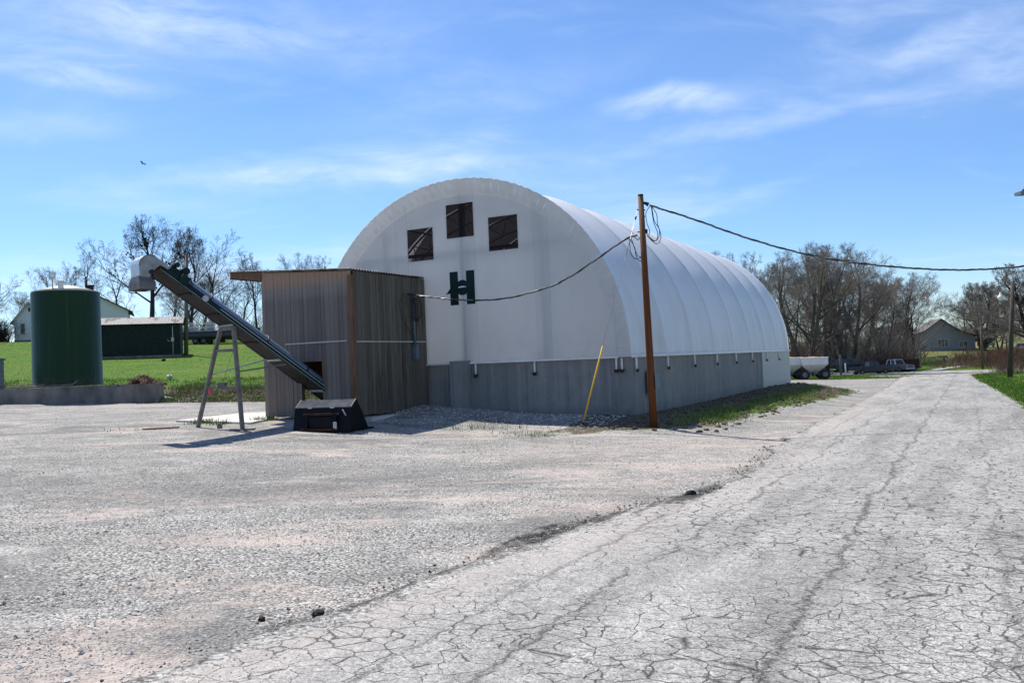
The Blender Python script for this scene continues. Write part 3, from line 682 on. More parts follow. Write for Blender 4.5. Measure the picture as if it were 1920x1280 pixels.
# emblem: a letter H with a round fish shape between its bars
m = MB(); y_ = -.012
hx0, hx1, hz0, hz1 = -5.33, -4.53, 3.79, 4.73
m.box((hx0, y_, hz0), (hx0+.265, -.002, hz1)); m.box((hx1-.265, y_, hz0), (hx1, -.002, hz1))
cxh, czh = (hx0+hx1)/2, 4.27
e_ = [(cxh+.21*math.cos(2*PI*i/32), y_+.001, czh+.215*math.sin(2*PI*i/32)) for i in range(32)]
m.prism(e_, (0, .008, 0))
m.prism([(hx0-.145, y_, czh-.16), (hx0+.03, y_, czh-.145), (hx0+.03, y_, czh+.02)], (0, .009, 0))
emb = m.build('emblem', M['green_paint'], barn)
m = MB(); sl = [(cxh-.13+.26*i/12, -.016, czh-.005+.012*(i/12)) for i in range(13)]+[(cxh+.13-.26*i/12, -.016, czh+.02+.022*math.sin(PI*i/12)) for i in range(13)]
m.prism(sl, (0, .002, 0)); m.build('slit', M['white_pipe'], emb)

# ------------------------------------------------------------------ plank shed
sx, sy = xy(-6.21, -3.355); SZ = .8
shed = thing('plank_shed', 'weathered grey plank shed with tan corner post built against the white barn', 'shed', (sx, sy, SZ), -TH)
ZB = .13; TOPN = 3.70
def topz(x): return TOPN-.062*x
m = MB(); n_ = 21; w_ = 3.0/n_; OP = (-1.72, -1.05, 1.55)
for i in range(n_):
    x0 = -3.0+i*w_; x1 = x0+w_; m.cur = rnd.uniform(.05, .95); j = rnd.uniform(-.005, .005)
    xm = (x0+x1)/2; z0 = ZB+rnd.uniform(-.012, .012)
    if OP[0] < xm < OP[1]: z0 = OP[2]
    m.box((x0+.004, j-.012, z0), (x1-.004, j+.012, topz(xm)+.10))
fw = m.build('front_wall', M['plank_front'], shed)
m = MB(); n_ = 24; w_ = 3.33/n_
for i in range(n_):
    y0 = .06+i*w_; m.cur = rnd.uniform(.05, .95); j = rnd.uniform(-.006, .006)
    m.box((j-.012, y0+.004, ZB+rnd.uniform(-.03, .015)), (j+.012, y0+w_-.004, TOPN+.11))
m.build('side_wall', M['plank_side'], shed)
m = MB()
for i in range(24):
    y0 = i*w_+.03; m.cur = rnd.uniform(.05, .95); m.box((-3.02, y0+.004, .78), (-2.99, y0+w_-.004, topz(-3)))
m.build('side_wall', M['plank_side'], shed)
m = MB(); m.box((-2.985, .05, .8), (-2.97, 3.2, 3.5)); m.build('lining', M['plank_in'], shed)
m = MB()
m.box((-.085, -.045, .05), (.02, -.013, TOPN)); m.box((.021, -.045, .05), (.045, .075, TOPN)); m.build('corner_post', M['post_tan'], shed)
for a, b in (((-2.98, .02, -.3), (-2.84, .16, topz(-3)-.02)), ((-1.86, .02, -.3), (-1.74, .14, 1.6)), ((-1.04, .02, -.3), (-.92, .14, 1.6)), ((-.16, .02, -.3), (-.03, .15, 3.6)), ((-.16, 1.6, -.3), (-.03, 1.73, 3.6)), ((-.16, 3.15, -.3), (-.03, 3.28, 3.6)), ((-2.98, 3.1, -.3), (-2.84, 3.24, topz(-3)-.02))):
    m = MB(); m.box(a, b); m.build('post', M['plank_in'], shed)
m = MB()
for i in range(23): m.cur = rnd.uniform(.05, .9); m.box((-2.99+i*.13, 3.2, .9), (-2.865+i*.13, 3.22, 3.6))
m.build('back_boarding', M['plank_in'], shed)
m = MB(); m.prism([(-4.04, -.05, topz(-4.04)-.02), (-2.98, -.05, topz(-3)-.12), (-2.98, -.05, topz(-3)+.13), (-4.04, -.05, topz(-4.04)+.13)], (0, .05, 0)); m.obox((-4.04, -.048, topz(-4.04)-.05), (0, 3.2, 0), (-.04, 0, 0), (0, 0, .18)); m.build('fascia', M['post_tan'], shed)
m = MB(); vs = []; NR = 130
for i in range(NR+1):
    y = -.1+3.4*i/NR; dz = .014*math.sin(i*1.4)
    for x in (-4.12, -2, .07): vs.append((x, y, topz(x)+.155+dz-.105*(x > 0)*0))
m.add(vs, [(a*3+b, a*3+b+1, (a+1)*3+b+1, (a+1)*3+b) for a in range(NR) for b in range(2)])
m.add([(v[0], v[1], v[2]-.02) for v in vs], [(a*3+b, (a+1)*3+b, (a+1)*3+b+1, a*3+b+1) for a in range(NR) for b in range(2)])
m.build('roof', M['corr'], shed)
m = MB(); m.box((-2.2, -.05, 2.02), (-.16, -.013, 2.055)); m.box((.013, .1, 1.99), (.045, 3.33, 2.025)); m.build('rail', M['strip'], shed)
m = MB(); yc = 2.68
m.tube([(.07, yc, 3.18), (.07, yc, 1.85)], .034, 8); cd = m.build('conduit', M['conduit'], shed)
m = MB(); m.box((.03, yc-.09, 1.52), (.15, yc+.09, 1.84)); m.prism([(.03, yc-.09, 1.84), (.15, yc-.09, 1.84), (.15, yc-.03, 1.93), (.03, yc-.03, 1.93)], (0, .12, 0)); m.build('switch_box', M['conduit'], cd)
m = MB(); m.tube([(.07, yc, 3.16), (.075, yc, 3.27), (.11, yc, 3.31), (.17, yc, 3.27)], [.04, .055, .055, .04], 8); m.build('weatherhead', M['conduit'], cd)
m = MB()
for s_, r_, dz in ((-.2, .20, .02), (.12, .26, 0), (.18, .22, .03), (.1, .32, -.02), (-.1, .26, 0)):
    m.tube([(.13, yc+s_*.6+r_*.75*math.cos(2*PI*i/24), 2.93+dz+.33*math.sin(2*PI*i/24)) for i in range(25)], .011, 5, False)
m.tube([(.13, yc-.1, 3.2), (.12, yc-.55, 3.3), (.1, yc-.75, 3.05), (.1, yc-.6, 2.6), (.08, yc-.1, 2.15)], .009, 5)
m.build('wire_coil', M['wire'], cd)

# ------------------------------------------------------------------ belt conveyor
LOW = Vector((-5.24, 22.6, 0)); D2 = Vector((-.75, -.66, 0)).normalized(); WV = Vector((.66, -.75, 0)).normalized()
zR0, slope = 1.69, 2.88/3.97
AX = Vector((D2.x, D2.y, slope)).normalized(); NV = WV.cross(AX); NV = NV if NV.z > 0 else -NV
org = LOW+Vector((0, 0, zR0))
def cv(s_, w_, n_): return org+AX*s_*math.sqrt(1+slope**2)+WV*w_+NV*n_      # s_ in plan metres
base = H(-7.1, 20.97)
conv = thing('belt_conveyor', 'inclined belt conveyor with dark green sides and galvanised hood rising out of the plank shed', 'conveyor', base)
S0, S1, HW = -.75, 3.95, .375
def beam(m, s0, s1, w0, w1, n0, n1): return m.obox(cv(s0, w0, n0), cv(s1, w0, n0)-cv(s0, w0, n0), WV*(w1-w0), NV*(n1-n0))
m = MB(); beam(m, S0, S1, -HW, HW, 0, .02)
m.build('belly_pan', M['under'], conv, world=True)
for sd in (-1, 1):
    m = MB(); beam(m, S0, S1, sd*HW-.02*(sd > 0), sd*HW+.02*(sd < 0), .021, .16); beam(m, S0, S1, sd*HW, sd*(HW+.05), -.012, .016); sp = m.build('side_channel', M['green_paint'], conv, world=True)
    m = MB(); beam(m, S0, S1, sd*HW, sd*(HW+.035), .02, .032); m.build('channel_lip', M['strip'], sp, world=True)
m = MB(); NA = 12; vs = []
for s_ in (S0, 3.38):
    for i in range(NA+1):
        a = PI*i/NA; vs.append(cv(s_, (HW-.03)*math.cos(a), .16+.19*math.sin(a)))
m.add(vs, [(i, i+1, NA+2+i, NA+1+i) for i in range(NA)], True); m.build('cover', M['cover'], conv, world=True)
for s_ in (.4, 1.45, 2.85):
    m = MB()
    P_ = [cv(s_, (HW-.015)*math.cos(PI*i/NA), .16+.205*math.sin(PI*i/NA)) for i in range(NA+1)]
    m.tube(P_, .02, 6); m.build('strap', M['black'], conv, world=True)
for i, s_ in enumerate((-.15, .3, 1.0, 1.6, 2.2, 2.55, 3.2)):
    m = MB(); beam(m, s_, s_+.045, -HW, HW, -.03, -.001); m.build('cross_bar', M['strip'] if i in (0, 2, 4) else M['under'], conv, world=True)
# drive unit
m = MB(); beam(m, 3.5, 3.78, -.2, .30, .17, .30); m.tube([cv(3.52, -.1, .37), cv(3.52, .36, .37)], .085, 12); beam(m, 3.38, 3.55, .376, .44, .04, .26); m.tube([cv(3.72, .1, .36), cv(3.72, .38, .36)], .06, 10)
mo = m.build('motor', M['green_paint'], conv, world=True)
m = MB(); m.tube([cv(3.4, .40, .28), cv(3.3, .43, .16), cv(3.32, .43, .04), cv(3.45, .43, .08)], .016, 6); m.build('cable', M['black'], mo, world=True)
m = MB(); m.tube([cv(2.95, .36, .09), cv(2.95, .42, .09)], .075, 14); m.build('bearing', M['strip'], conv, world=True)
m = MB(); beam(m, -.5, 2.6, .376, .40, .10, .115); m.build('cable_run', M['strip'], conv, world=True)
# hood: side profile in (plan distance s, height z) around the head pulley, swept across the belt
hc = W(282, 498, 19.45)-WV*.28; UZ = Vector((0, 0, 1))
def hp(a, b, w_): return hc+D2*a+UZ*b+WV*w_
prof = [(-.41, .0), (-.21, .15)]+[(.245*math.cos(rad(t)), .245*math.sin(rad(t))) for t in range(118, -1, -9)]+[(.235, -.24), (.035, -.265), (-.105, -.07), (-.22, .03), (-.40, -.07)]
HWD = .28
m = MB(); m.prism([hp(a, b, -HWD) for a, b in prof], WV*2*HWD); hd_ = m.build('hood', M['hood'], conv, world=True)
m = MB(); vs = [hp(a*1.02+.0, b*1.02, w_) for a, b in prof[2:17] for w_ in (-HWD-.01, HWD+.006)]; m.add(vs, [(i*2, i*2+1, i*2+3, i*2+2) for i in range(14)], True); m.build('shell_sheen_band', M['galv'], hd_, world=True)  # sky sheen on the hood's outer surface, put into a lighter steel band
m = MB()
for w_ in (HWD,): m.prism([hp(a*1.03, b*1.03, w_) for a, b in prof[2:16]]+[hp(a*.94, b*.94, w_) for a, b in prof[2:16][::-1]], WV*.012)
m.build('seam', M['leg'], hd_, world=True)
m = MB(); m.tube([hp(-.02, -.14, HWD), hp(-.02, -.14, HWD+.05)], .055, 12); m.tube([hp(-.04, -.20, HWD+.0), hp(-.06, -.33, HWD+.03)], .02, 6); m.build('shaft_cap', M['black'], conv, world=True)
m = MB()
def ring(cx_, cz_, a, b): return [hp(cx_-a, cz_, -b), hp(cx_+a, cz_, -b), hp(cx_+a, cz_, b), hp(cx_-a, cz_, b)]
rs = [ring(.13, -.235, .13, .27), ring(.12, -.29, .15, .29), ring(.10, -.375, .18, .36), ring(.10, -.53, .18, .36), ring(.10, -.53, .165, .34), ring(.10, -.37, .165, .33)]
vs = [p for r in rs for p in r]; m.add(vs, [(a*4+b, a*4+(b+1) % 4, (a+1)*4+(b+1) % 4, (a+1)*4+b) for a in range(5) for b in range(4)]); m.build('spout', M['spout'], conv, world=True)
# support legs
FL, FRt = G(370, 801), G(455, 806)
TL = cv(2.2, -HW, -.04); TR = cv(2.2, HW, -.04)
for a, b in ((FL, TL), (FRt, TR)):
    m = MB(); m.bar(a-Vector((0, 0, .05)), b, .085, .085, (D2.x, D2.y, 0)); m.build('leg', M['leg'], conv, world=True)
m = MB(); m.box((FRt.x-.28, FRt.y-.1, FRt.z), (FRt.x+.28, FRt.y+.1, FRt.z+.035)); m.build('foot_board', M['leg'], conv, world=True)
for f in (.985, .77, .405):
    m = MB(); m.bar(FL.lerp(TL, f), FRt.lerp(TR, f), .06, .07); m.build('rung', M['leg'], conv, world=True)
m = MB(); m.bar(FL.lerp(TL, .53), cv(1.05, -HW, 0), .04); m.build('brace', M['strip'], conv, world=True)
m = MB(); m.bar(FRt.lerp(TR, .56), cv(.85, HW, 0), .035); m.build('brace', M['leg'], conv, world=True)
m = MB(); c_ = FL.lerp(TL, .405).lerp(FRt.lerp(TR, .405), .5); m.box((c_.x-.1, c_.y-.07, c_.z), (c_.x+.08, c_.y+.07, c_.z+.13)); m.tube([c_+Vector((0, 0, .1)), cv(1.93, 0, 0)], .005, 4); m.tube([c_+Vector((-.15, 0, .1)), c_+Vector((.12, 0, .1))], .03, 8)
m.build('winch', M['leg'], conv, world=True)
m = MB(); c_ = FL.lerp(TL, .38).lerp(FRt.lerp(TR, .38), .12); m.blob((c_.x, c_.y, c_.z-.04), .055, 3, (1, .5, 1.2), 7, 5, .25); tag(m.build('ribbon', M['pink'], loc=None), 'small pink marker ribbon tied to the conveyor leg', 'ribbon')

# ------------------------------------------------------------------ loader bucket
A_, B_, C2 = G(561, 804), G(634, 811), G(687, 807)
u_ = Vector((B_.x-A_.x, B_.y-A_.y, 0)); bl = 1.62
ua = math.atan2(-.30, 1.0)
bk = thing('loader_bucket', 'black steel loader bucket resting nose down on the gravel by the shed', 'loader bucket', G(608, 808), ua)
w2 = .70; hb = .66
def bp(pts, x0, x1, mat, name, par=bk):
    m = MB(); m.prism([(x0, a, b) for a, b in pts], (x1-x0, 0, 0)); return m.build(name, mat, par)
outer = [(-.16, 0), (-.02, .56), (.24, .73), (.52, .60), (.80, .02), (.77, 0), (.50, .57), (.24, .70), (.0, .545), (-.13, 0)]
m = MB(); m.prism([(-w2, a, b) for a, b in [(-.16, 0), (-.02, .56), (.02, .55), (-.12, 0)]], (2*w2, 0, 0)); m.build('back_plate', M['bucket'], bk)
m = MB(); m.prism([(-w2-.03, a, b) for a, b in [(-.03, .55), (.22, .72), (.24, .70), (.0, .53)]], (2*w2+.06, 0, 0)); m.build('top_plate', M['bucket_top'], bk)
m = MB(); m.prism([(-w2, a, b) for a, b in [(.22, .72), (.78, 0), (.74, 0), (.20, .69)]], (2*w2, 0, 0)); m.build('floor_plate', M['bucket'], bk)
for x0 in (-w2-.028, w2+.002): bp([(-.16, 0), (-.02, .565), (.24, .735), (.50, .45), (.82, .01), (.82, -.01)], x0, x0+.026, M['bucket'], 'side_plate')
m = MB(); m.box((w2-.25, .45, -.01), (w2+.12, .95, .025)); m.build('cutting_edge', M['bucket'], bk)
for x0 in (-.42, .30):
    m = MB(); m.prism([(x0, -.19, .04), (x0, -.03, .42), (x0, -.13, .40), (x0, -.24, .05)], (.10, 0, 0)); m.build('mount_bracket', M['bucket'], bk)
m = MB(); m.box((-.48, -.12, .37), (.46, -.06, .42)); m.box((-.48, -.235, .03), (.46, -.17, .07)); m.build('mount_bar', M['rust'], bk)
m = MB(); m.box((-.30, -.155, .08), (.28, -.135, .33)); m.build('mount_plate', M['bucket'], bk)
m = MB(); m.bar((.52, -.06, .50), (.62, -.09, .36), .02); m.build('hook', M['strip'], bk)
m = MB(); m.box((-.38, -.055, .53), (-.28, -.03, .56)); m.build('bolt', M['strip'], bk); m = MB(); m.box((.2, -.055, .53), (.3, -.03, .56)); m.build('bolt', M['strip'], bk)
m = MB(); m.box((.36, -.23, .05), (.44, -.20, .22)); m.build('decal', M['strip'], bk)

# ------------------------------------------------------------------ pole and service wires
pb = G(1226, 800); PD = pb.y
pole = thing('utility_pole', 'leaning reddish brown utility pole at the right front corner of the white barn', 'utility pole', pb)
ptop = W(1201, 367, PD)
m = MB(); m.tube([pb-Vector((0, 0, .2)), pb.lerp(ptop, .3), pb.lerp(ptop, .6), ptop], [.09, .085, .076, .064], 16); m.build('shaft', M['pole'], pole, world=True)
m = MB(); m.tube([ptop, ptop+(ptop-pb).normalized()*.03], .066, 16); m.build('top_cap', M['black'], pole, world=True)
def pp(px, py, dy=0): return W(px, py, PD+dy)
m = MB(); m.tube([pp(1202, 380), pp(1210, 381), pp(1216, 384)], [.03, .035, .05], 8); m.build('insulator', M['black'], pole, world=True)
for (a, b) in (((1194, 393), (1210, 394)), ((1195, 435), (1205, 435)), ((1206, 405), (1210, 406))):
    m = MB(); m.tube([pp(*a), pp(*b)], .014, 6); m.build('bolt', M['rust'], pole, world=True)
m = MB(); a = pp(1211, 430); m.tube([a, a-Vector((0, 0, .09))], .04, 8); m.build('clamp', M['black'], pole, world=True)
m = MB(); a = pp(1228, 705, -.05); b = pp(1230, 735, -.05); m.bar(pp(1231, 700, -.05), pp(1233, 728, -.05), .07, .10); m.build('pole_box', M['conduit'], pole, world=True)
def curve(pts, n=10):                  # Catmull-Rom through pixel/depth points
    P = [W(*p) for p in pts]; P = [P[0]*2-P[1]]+P+[P[-1]*2-P[-2]]; out = []
    for i in range(1, len(P)-2):
        for k_ in range(n):
            t = k_/n; out.append(.5*((2*P[i])+(P[i+1]-P[i-1])*t+(2*P[i-1]-5*P[i]+4*P[i+1]-P[i+2])*t*t+(3*P[i]-P[i-1]-3*P[i+1]+P[i+2])*t**3))
    return out+[P[-2]]
m = MB()
d0 = PD
for L in ([(1219, 386), (1213, 395), (1211, 402), (1213, 418), (1218, 432), (1217, 440)], [(1222, 388), (1224, 400), (1227, 415), (1236, 430), (1235, 445), (1226, 452), (1214, 440)], [(1223, 388), (1231, 402), (1233, 420), (1239, 440), (1236, 454), (1228, 456), (1213, 442)], [(1221, 388), (1226, 418), (1233, 436), (1231, 450), (1224, 450), (1212, 438)]):
    m.tube(curve([(a, b, d0) for a, b in L], 6), .009, 5)
for L in ([(1179, 446), (1181, 460), (1182, 472), (1187, 482), (1194, 485), (1203, 483)], [(1183, 446), (1188, 460), (1192, 472), (1196, 480), (1203, 482)], [(1180, 447), (1190, 464), (1192, 478), (1197, 488), (1204, 490)], [(1187, 443), (1191, 446), (1196, 450), (1200, 444)]):
    m.tube(curve([(a, b, d0) for a, b in L], 6), .009, 5)
m.build('jumper_loops', M['wire'], pole, world=True)
def triplex(name, pts, label, r=.0155):
    P = curve(pts, 24); base = P[0]; L = [0]
    for a, b in zip(P, P[1:]): L.append(L[-1]+(b-a).length)
    objs = []
    root = thing(name, label, 'cable', base)
    for ph, mt, nm in ((0, 'wire', 'conductor'), (2.1, 'wire', 'conductor'), (4.2, 'wire_alu', 'neutral_wire')):
        m = MB(); Q = []
        for i, (p, l) in enumerate(zip(P, L)):
            t = (P[min(i+1, len(P)-1)]-P[max(i-1, 0)]).normalized(); a = t.cross(Vector((0, 0, 1))).normalized(); b = a.cross(t); w_ = l*9+ph
            Q.append(p+(a*math.cos(w_)+b*math.sin(w_))*.013)
        m.tube(Q, r*(.8 if nm == 'conductor' else .55), 5); m.build(nm, M[mt], root, world=True)
    return root
triplex('service_cable', [(1218, 385, PD), (1300, 411, 20.2), (1400, 446, 20.4), (1500, 474, 20.6), (1600, 492, 20.8), (1700, 502, 21), (1800, 506, 21.2), (1900, 501, 21.4), (1990, 488, 21.6)], 'black twisted overhead cable sagging from the brown pole to the right edge', .0175)
shed_end = Vector((*xy(-6.21+.17, -3.355+2.62), SZ+3.27)); sd_ = shed_end.y
triplex('service_cable', [(1195, 441, PD), (1172, 449, PD+.2), (1127, 480, 20.6), (1080, 512, 21), (1040, 534, 21.5), (1000, 547, 22), (950, 559, 22.5), (900, 563, 23), (850, 561.5, 23.3), (800, 556, 23.7), (763, 551, 24)], 'twisted black and silver cable sagging from the brown pole to the plank shed', .0165)
gb = G(1092, 797)
guy = thing('guy_wire', 'thin steel guy wire with a yellow plastic guard anchored in front of the barn', 'guy wire', gb)
gt = pp(1196, 393); gm = W(1131, 648, gb.y*.6+PD*.4+.05)
m = MB(); m.tube([gb, gt], .007, 5); m.build('cable', M['wire_alu'], guy, world=True)
gy = gb.lerp(gt, .372)
m = MB(); m.tube([gb.lerp(gt, .015), gy], .018, 8); m.build('guard', M['yellow'], guy, world=True)
m = MB(); m.tube([gb-Vector((0, 0, .1)), gb.lerp(gt, .02)], .014, 6); m.build('anchor_rod', M['rust'], guy, world=True)
m = MB(); a = gb.lerp(gt, .97); m.tube([a, gb.lerp(gt, .955)], .02, 6); m.build('turnbuckle', M['black'], guy, world=True)
# pole just beyond the right edge that carries the cable and a yard lamp
rb = W(1992, 600, 21.6); rb = H(rb.x, rb.y)
rp = thing('lamp_pole', 'wooden pole at the right edge whose lamp reaches into the picture at the top', 'lamp pole', rb)
rt = W(1990, 300, 21.6)
m = MB(); m.tube([rb-Vector((0, 0, .2)), rt], [.15, .11], 12); m.build('shaft', M['pole_grey'], rp, world=True)
m = MB(); m.tube([W(1990, 345, 21.6), W(1950, 343, 21.6), W(1920, 352, 21.6), W(1917, 357, 21.6)], .016, 8); m.build('arm', M['leg'], rp, world=True)
m = MB(); c_ = W(1922, 362, 21.6); m.box((c_.x-.19, c_.y-.14, c_.z-.045), (c_.x+.2, c_.y+.14, c_.z+.03)); m.tube([c_+Vector((-.03, 0, .03)), c_+Vector((-.03, 0, .12))], .03, 8); m.build('lamp_head', M['conduit'], rp, world=True)

# ------------------------------------------------------------------ tank and retaining wall, left
tc = W(128, 725, 40.9); tc.z = 1.88
tk = thing('storage_tank', 'tall dark green cylindrical tank with pale domed roof standing on a concrete wall', 'tank', tc)
TR_, THh = 1.49, 4.38
m = MB(); m.lathe([(TR_+.02, 0), (TR_, .03), (TR_-.02, THh-.05), (TR_-.05, THh)], n=64); m.build('shell', M['tank'], tk)
m = MB(); m.lathe([(TR_-.05, THh), (TR_-.04, THh+.03), (TR_*.6, THh+.20), (TR_*.25, THh+.33), (0.01, THh+.36)], n=48); m.build('roof', M['tank_top'], tk)
m = MB(); m.lathe([(.12, THh+.05), (.12, THh+.42), (.15, THh+.42), (.15, THh+.46), (.01, THh+.47)], (.35, -1.1, 0), 14); m.build('hatch', M['white_pipe'], tk)
m = MB(); m.lathe([(.03, THh+.1), (.03, THh+.55), (.09, THh+.55), (.09, THh+.68), (.01, THh+.7)], (-.08, -1.0, 0), 12); m.tube([(-.02, -.9, THh+.6), (-.02, -.9, THh+.9)], .035, 8); m.build('vent', M['strip'], tk)
m = MB(); m.tube([(-3.0, -1.85, .02), (1.1, -1.75, .06), (1.2, -1.62, .2), (1.2, -1.5, .25)], .035, 8); m.tube([(-1.2, -1.8, .02), (-1.2, -1.8, .17)], .02, 6); m.tube([(-2.2, -1.7, .1), (-.2, -1.7, .12)], .03, 6); m.build('pipe', M['leg'], tk)
wl, wr = W(-30, 735, 38.95), W(293, 735, 38.8)
base = H(wr.x, wr.y)
rw = thing('retaining_wall', 'long low stained concrete retaining wall under the green tank', 'wall', base)
d_ = Vector((wr.x-wl.x, wr.y-wl.y, 0)); z1 = 1.86
m = MB(); m.obox((wl.x, wl.y, .7), d_, (0, .25, 0), (0, 0, z1-.7)); m.obox((wr.x-.25, wr.y+.252, .7), (.25, 0, 0), (0, .6, 0), (0, 0, z1-.7)); m.build('wall', M['old_concrete'], rw, world=True)
m = MB(); m.obox((wl.x, wl.y+.253, 1.3), Vector((d_.x-2.3, d_.y, 0)), (0, 3.6, 0), (0, 0, .54)); m.build('base_slab', M['old_concrete'], rw, world=True)
m = MB(); a = W(155, 740, 38.9); m.blob((a.x, a.y-.0, a.z), .09, 2, (.7, .25, 1.4), 8, 5, .3); tag(m.build('paint_mark', M['pink'], rw, world=True), 'faded pink paint mark')
g = W(268, 722, 39.3); m = MB()
for i in range(260):
    a = rnd.gauss(0, .33); b = rnd.gauss(0, .25); r = rnd.uniform(.04, .10); m.blob((a, b, max(0, .30-.55*abs(a))+rnd.uniform(-.06, .02)), r, i, (1.4, 1, .6), 6, 4, .35)
for i in range(300):
    a = rnd.gauss(0, .3); b = rnd.gauss(0, .2); z = max(0, .34-.55*abs(a)); t = rnd.uniform(0, 6.3); m.tube([(a, b, z), (a+.18*math.cos(t), b+.18*math.sin(t), z+rnd.uniform(-.03, .12))], .008, 3, False)
tag(m.build('debris_pile', M['brush'], loc=(g.x, g.y, 1.84)), 'brown heap of dead plants on the end of the low concrete wall', 'debris pile')
# slabs and small scraps
for i, (q4, l) in enumerate([([(225, 748), (262, 742.5), (300, 742.5), (327, 748)], 'pale flat concrete slab at the foot of the low wall'), ([(330, 791), (450, 777), (500, 775), (500, 789), (470, 795)], 'pale concrete pad behind the conveyor legs')]):
    P = [G(*a) for a in q4]; m = MB(); m.prism([(p.x, p.y, p.z+.045) for p in P], (0, 0, -.15)); tag(m.build('concrete_pad', M['slab']), kind='structure')
P = [Vector((*xy(*a), 0)) for a in ((-9.6, -3.2), (-5.9, -3.1), (-5.9, -.1), (-9.6, -.1))]
m = MB(); m.prism([(p.x, p.y, .87) for p in P], (0, 0, -.2)); tag(m.build('shed_floor', M['slab']), kind='structure')
g = G(208, 752); m = MB()
for i in range(5): a = i*.16-.3; m.prism([(a, 0, .01), (a+.2, -.04, .03), (a+.25, .12, .09), (a+.05, .16, .05)], (0, .0, .012))
tag(m.build('scrap', M['white_pipe'], loc=g), 'crumpled white plastic scrap on the gravel below the low wall', 'scrap')
g = G(302, 804); m = MB(); m.box((-.42, -.06, .0), (.42, .06, .035)); tag(m.build('board', M['post_tan'], loc=g, rotz=.25), 'short brown board lying on the gravel left of the conveyor', 'board')
g = G(412, 802); m = MB(); m.box((-.05, -.05, 0), (.05, .05, .09)); m.tube([(0, 0, .09), (0, 0, .12)], .03, 8); tag(m.build('stake', M['leg'], loc=g), 'stubby grey metal stake between the conveyor feet', 'stake')
# blue-grey bin at the left edge
g = G(-22, 756); m_ = thing('waste_bin', 'dark blue grey steel bin cut off by the left edge with white rag on top', 'bin', g)
hh_ = (756-672)/F*g.y
m = MB(); m.box((-1.1, -.1, .05), (.22, .9, hh_)); m.box((-1.1, -.13, hh_-.1), (.29, .93, hh_)); m.box((.26, .1, .1), (.30, .2, hh_-.1)); m.build('body', M['conduit'], m_)
m = MB(); m.blob((.2, 0, hh_+.05), .16, 4, (1.6, .8, .45), 9, 6, .4); m.build('rag', M['white_pipe'], m_)
for i, (px, py) in enumerate([(307, 677), (319, 709)]):
    g = G(px, py); m = MB(); m.blob((0, 0, .1), .16, i+20, (1.2, .8, .7), 8, 5, .3); m.box((-.1, -.1, -.02), (.05, .1, .1)); tag(m.build('bucket_lid', M['black' if i == 0 else 'strip'], loc=g), ['black lump lying on the lawn below the dark green shed', 'grey lump lying on the lawn near the foot of the slope'][i], 'lump')

# ------------------------------------------------------------------ dark green shed on the lawn
SD = 68.
a_, b_ = W(160, 668, SD), W(339, 662, SD)
gz = h(b_.x, b_.y)
ang = math.atan2(2.4, b_.x-a_.x)
gs = thing('garden_shed', 'low dark green shed with a pale corrugated roof on the lawn', 'shed', (b_.x, b_.y, gz), ang)
LN = 7.2; HT = 2.62
m = MB(); m.box((-LN, 0, .15), (0, 3.6, HT)); m.build('walls', M['green_wall'], gs)
m = MB(); m.box((-LN-.02, -.03, -.8), (.02, 3.62, .16)); m.build('foundation', M['old_concrete'], gs)
m = MB(); NR = 150; vs = []
for i in range(NR+1):
    x = -LN-.3+(LN+.55)*i/NR; z = .008*math.sin(i*1.3)
    vs += [(x, -.35, HT-.02+z), (x, 1.9, HT+.62+z), (x, 4.0, HT+.0+z)]
m.add(vs, [(a*3+b, a*3+b+1, (a+1)*3+b+1, (a+1)*3+b) for a in range(NR) for b in range(2)]); m.build('roof', M['corr'], gs)
m = MB(); m.prism([(-LN, 0, HT), (-LN, 3.6, HT), (-LN, 1.9, HT+.58)], (.05, 0, 0)); m.build('gable', M['green_wall'], gs); m = MB(); m.prism([(-.05, 0, HT), (-.05, 3.6, HT), (-.05, 1.9, HT+.58)], (.05, 0, 0)); m.build('gable', M['green_wall'], gs)
m = MB(); m.tube([(-.55, -.04, .1), (-.55, -.04, HT-.2)], .035, 6); m.box((-.66, -.12, 1.2), (-.46, -.03, 1.5)); m.tube([(-.66, -.05, 1.22), (-.9, -.05, 1.22), (-.9, -.05, 1.4)], .02, 6); m.build('meter', M['strip'], gs)
m = MB(); m.box((-6.9, -.6, HT-.55), (-5.6, -.02, HT-.42)); m.build('gutter_box', M['siding_grey'], gs)
# pole by the shed
g = G(349, 665); t_ = W(350, 479, g.y)
m = MB(); m.tube([g-Vector((0, 0, .2)), g.lerp(t_, .5), t_], [.17, .15, .12], 10)
tag(m.build('utility_pole', M['pole_grey'], loc=g, world=True), 'bare grey wooden pole standing right of the dark green shed', 'pole')

# ------------------------------------------------------------------ houses
def window(parent, x0, x1, z0, z1, y, trim, n=1, nm='window'):
    m = MB(); t = .05
    m.box((x0-t, y-.05, z0-t), (x0, y+.01, z1+t)); m.box((x1, y-.05, z0-t), (x1+t, y+.01, z1+t)); m.box((x0, y-.05, z1), (x1, y+.01, z1+t)); m.box((x0-t-.03, y-.08, z0-t), (x1+t+.03, y+.01, z0))
    for i in range(1, n): xx = x0+(x1-x0)*i/n; m.box((xx-.022, y-.045, z0), (xx+.022, y+.01, z1))
    o_ = m.build(nm, trim, parent)
    m = MB(); m.box((x0, y-.02, z0), (x1, y+.012, z1)); m.build('pane', M['glass'], o_)
HD = 98.
hb_ = W(27, 632, HD); hz = h(hb_.x, hb_.y)
wh = thing('farmhouse', 'white clapboard farmhouse with a pale metal roof on the hill behind the green tank', 'house', (hb_.x, hb_.y, hz), rad(22))
s_ = HD/F
WG = 50*s_*1.02; EH = 42*s_; PK = 77*s_                    # gable width, eave and peak heights
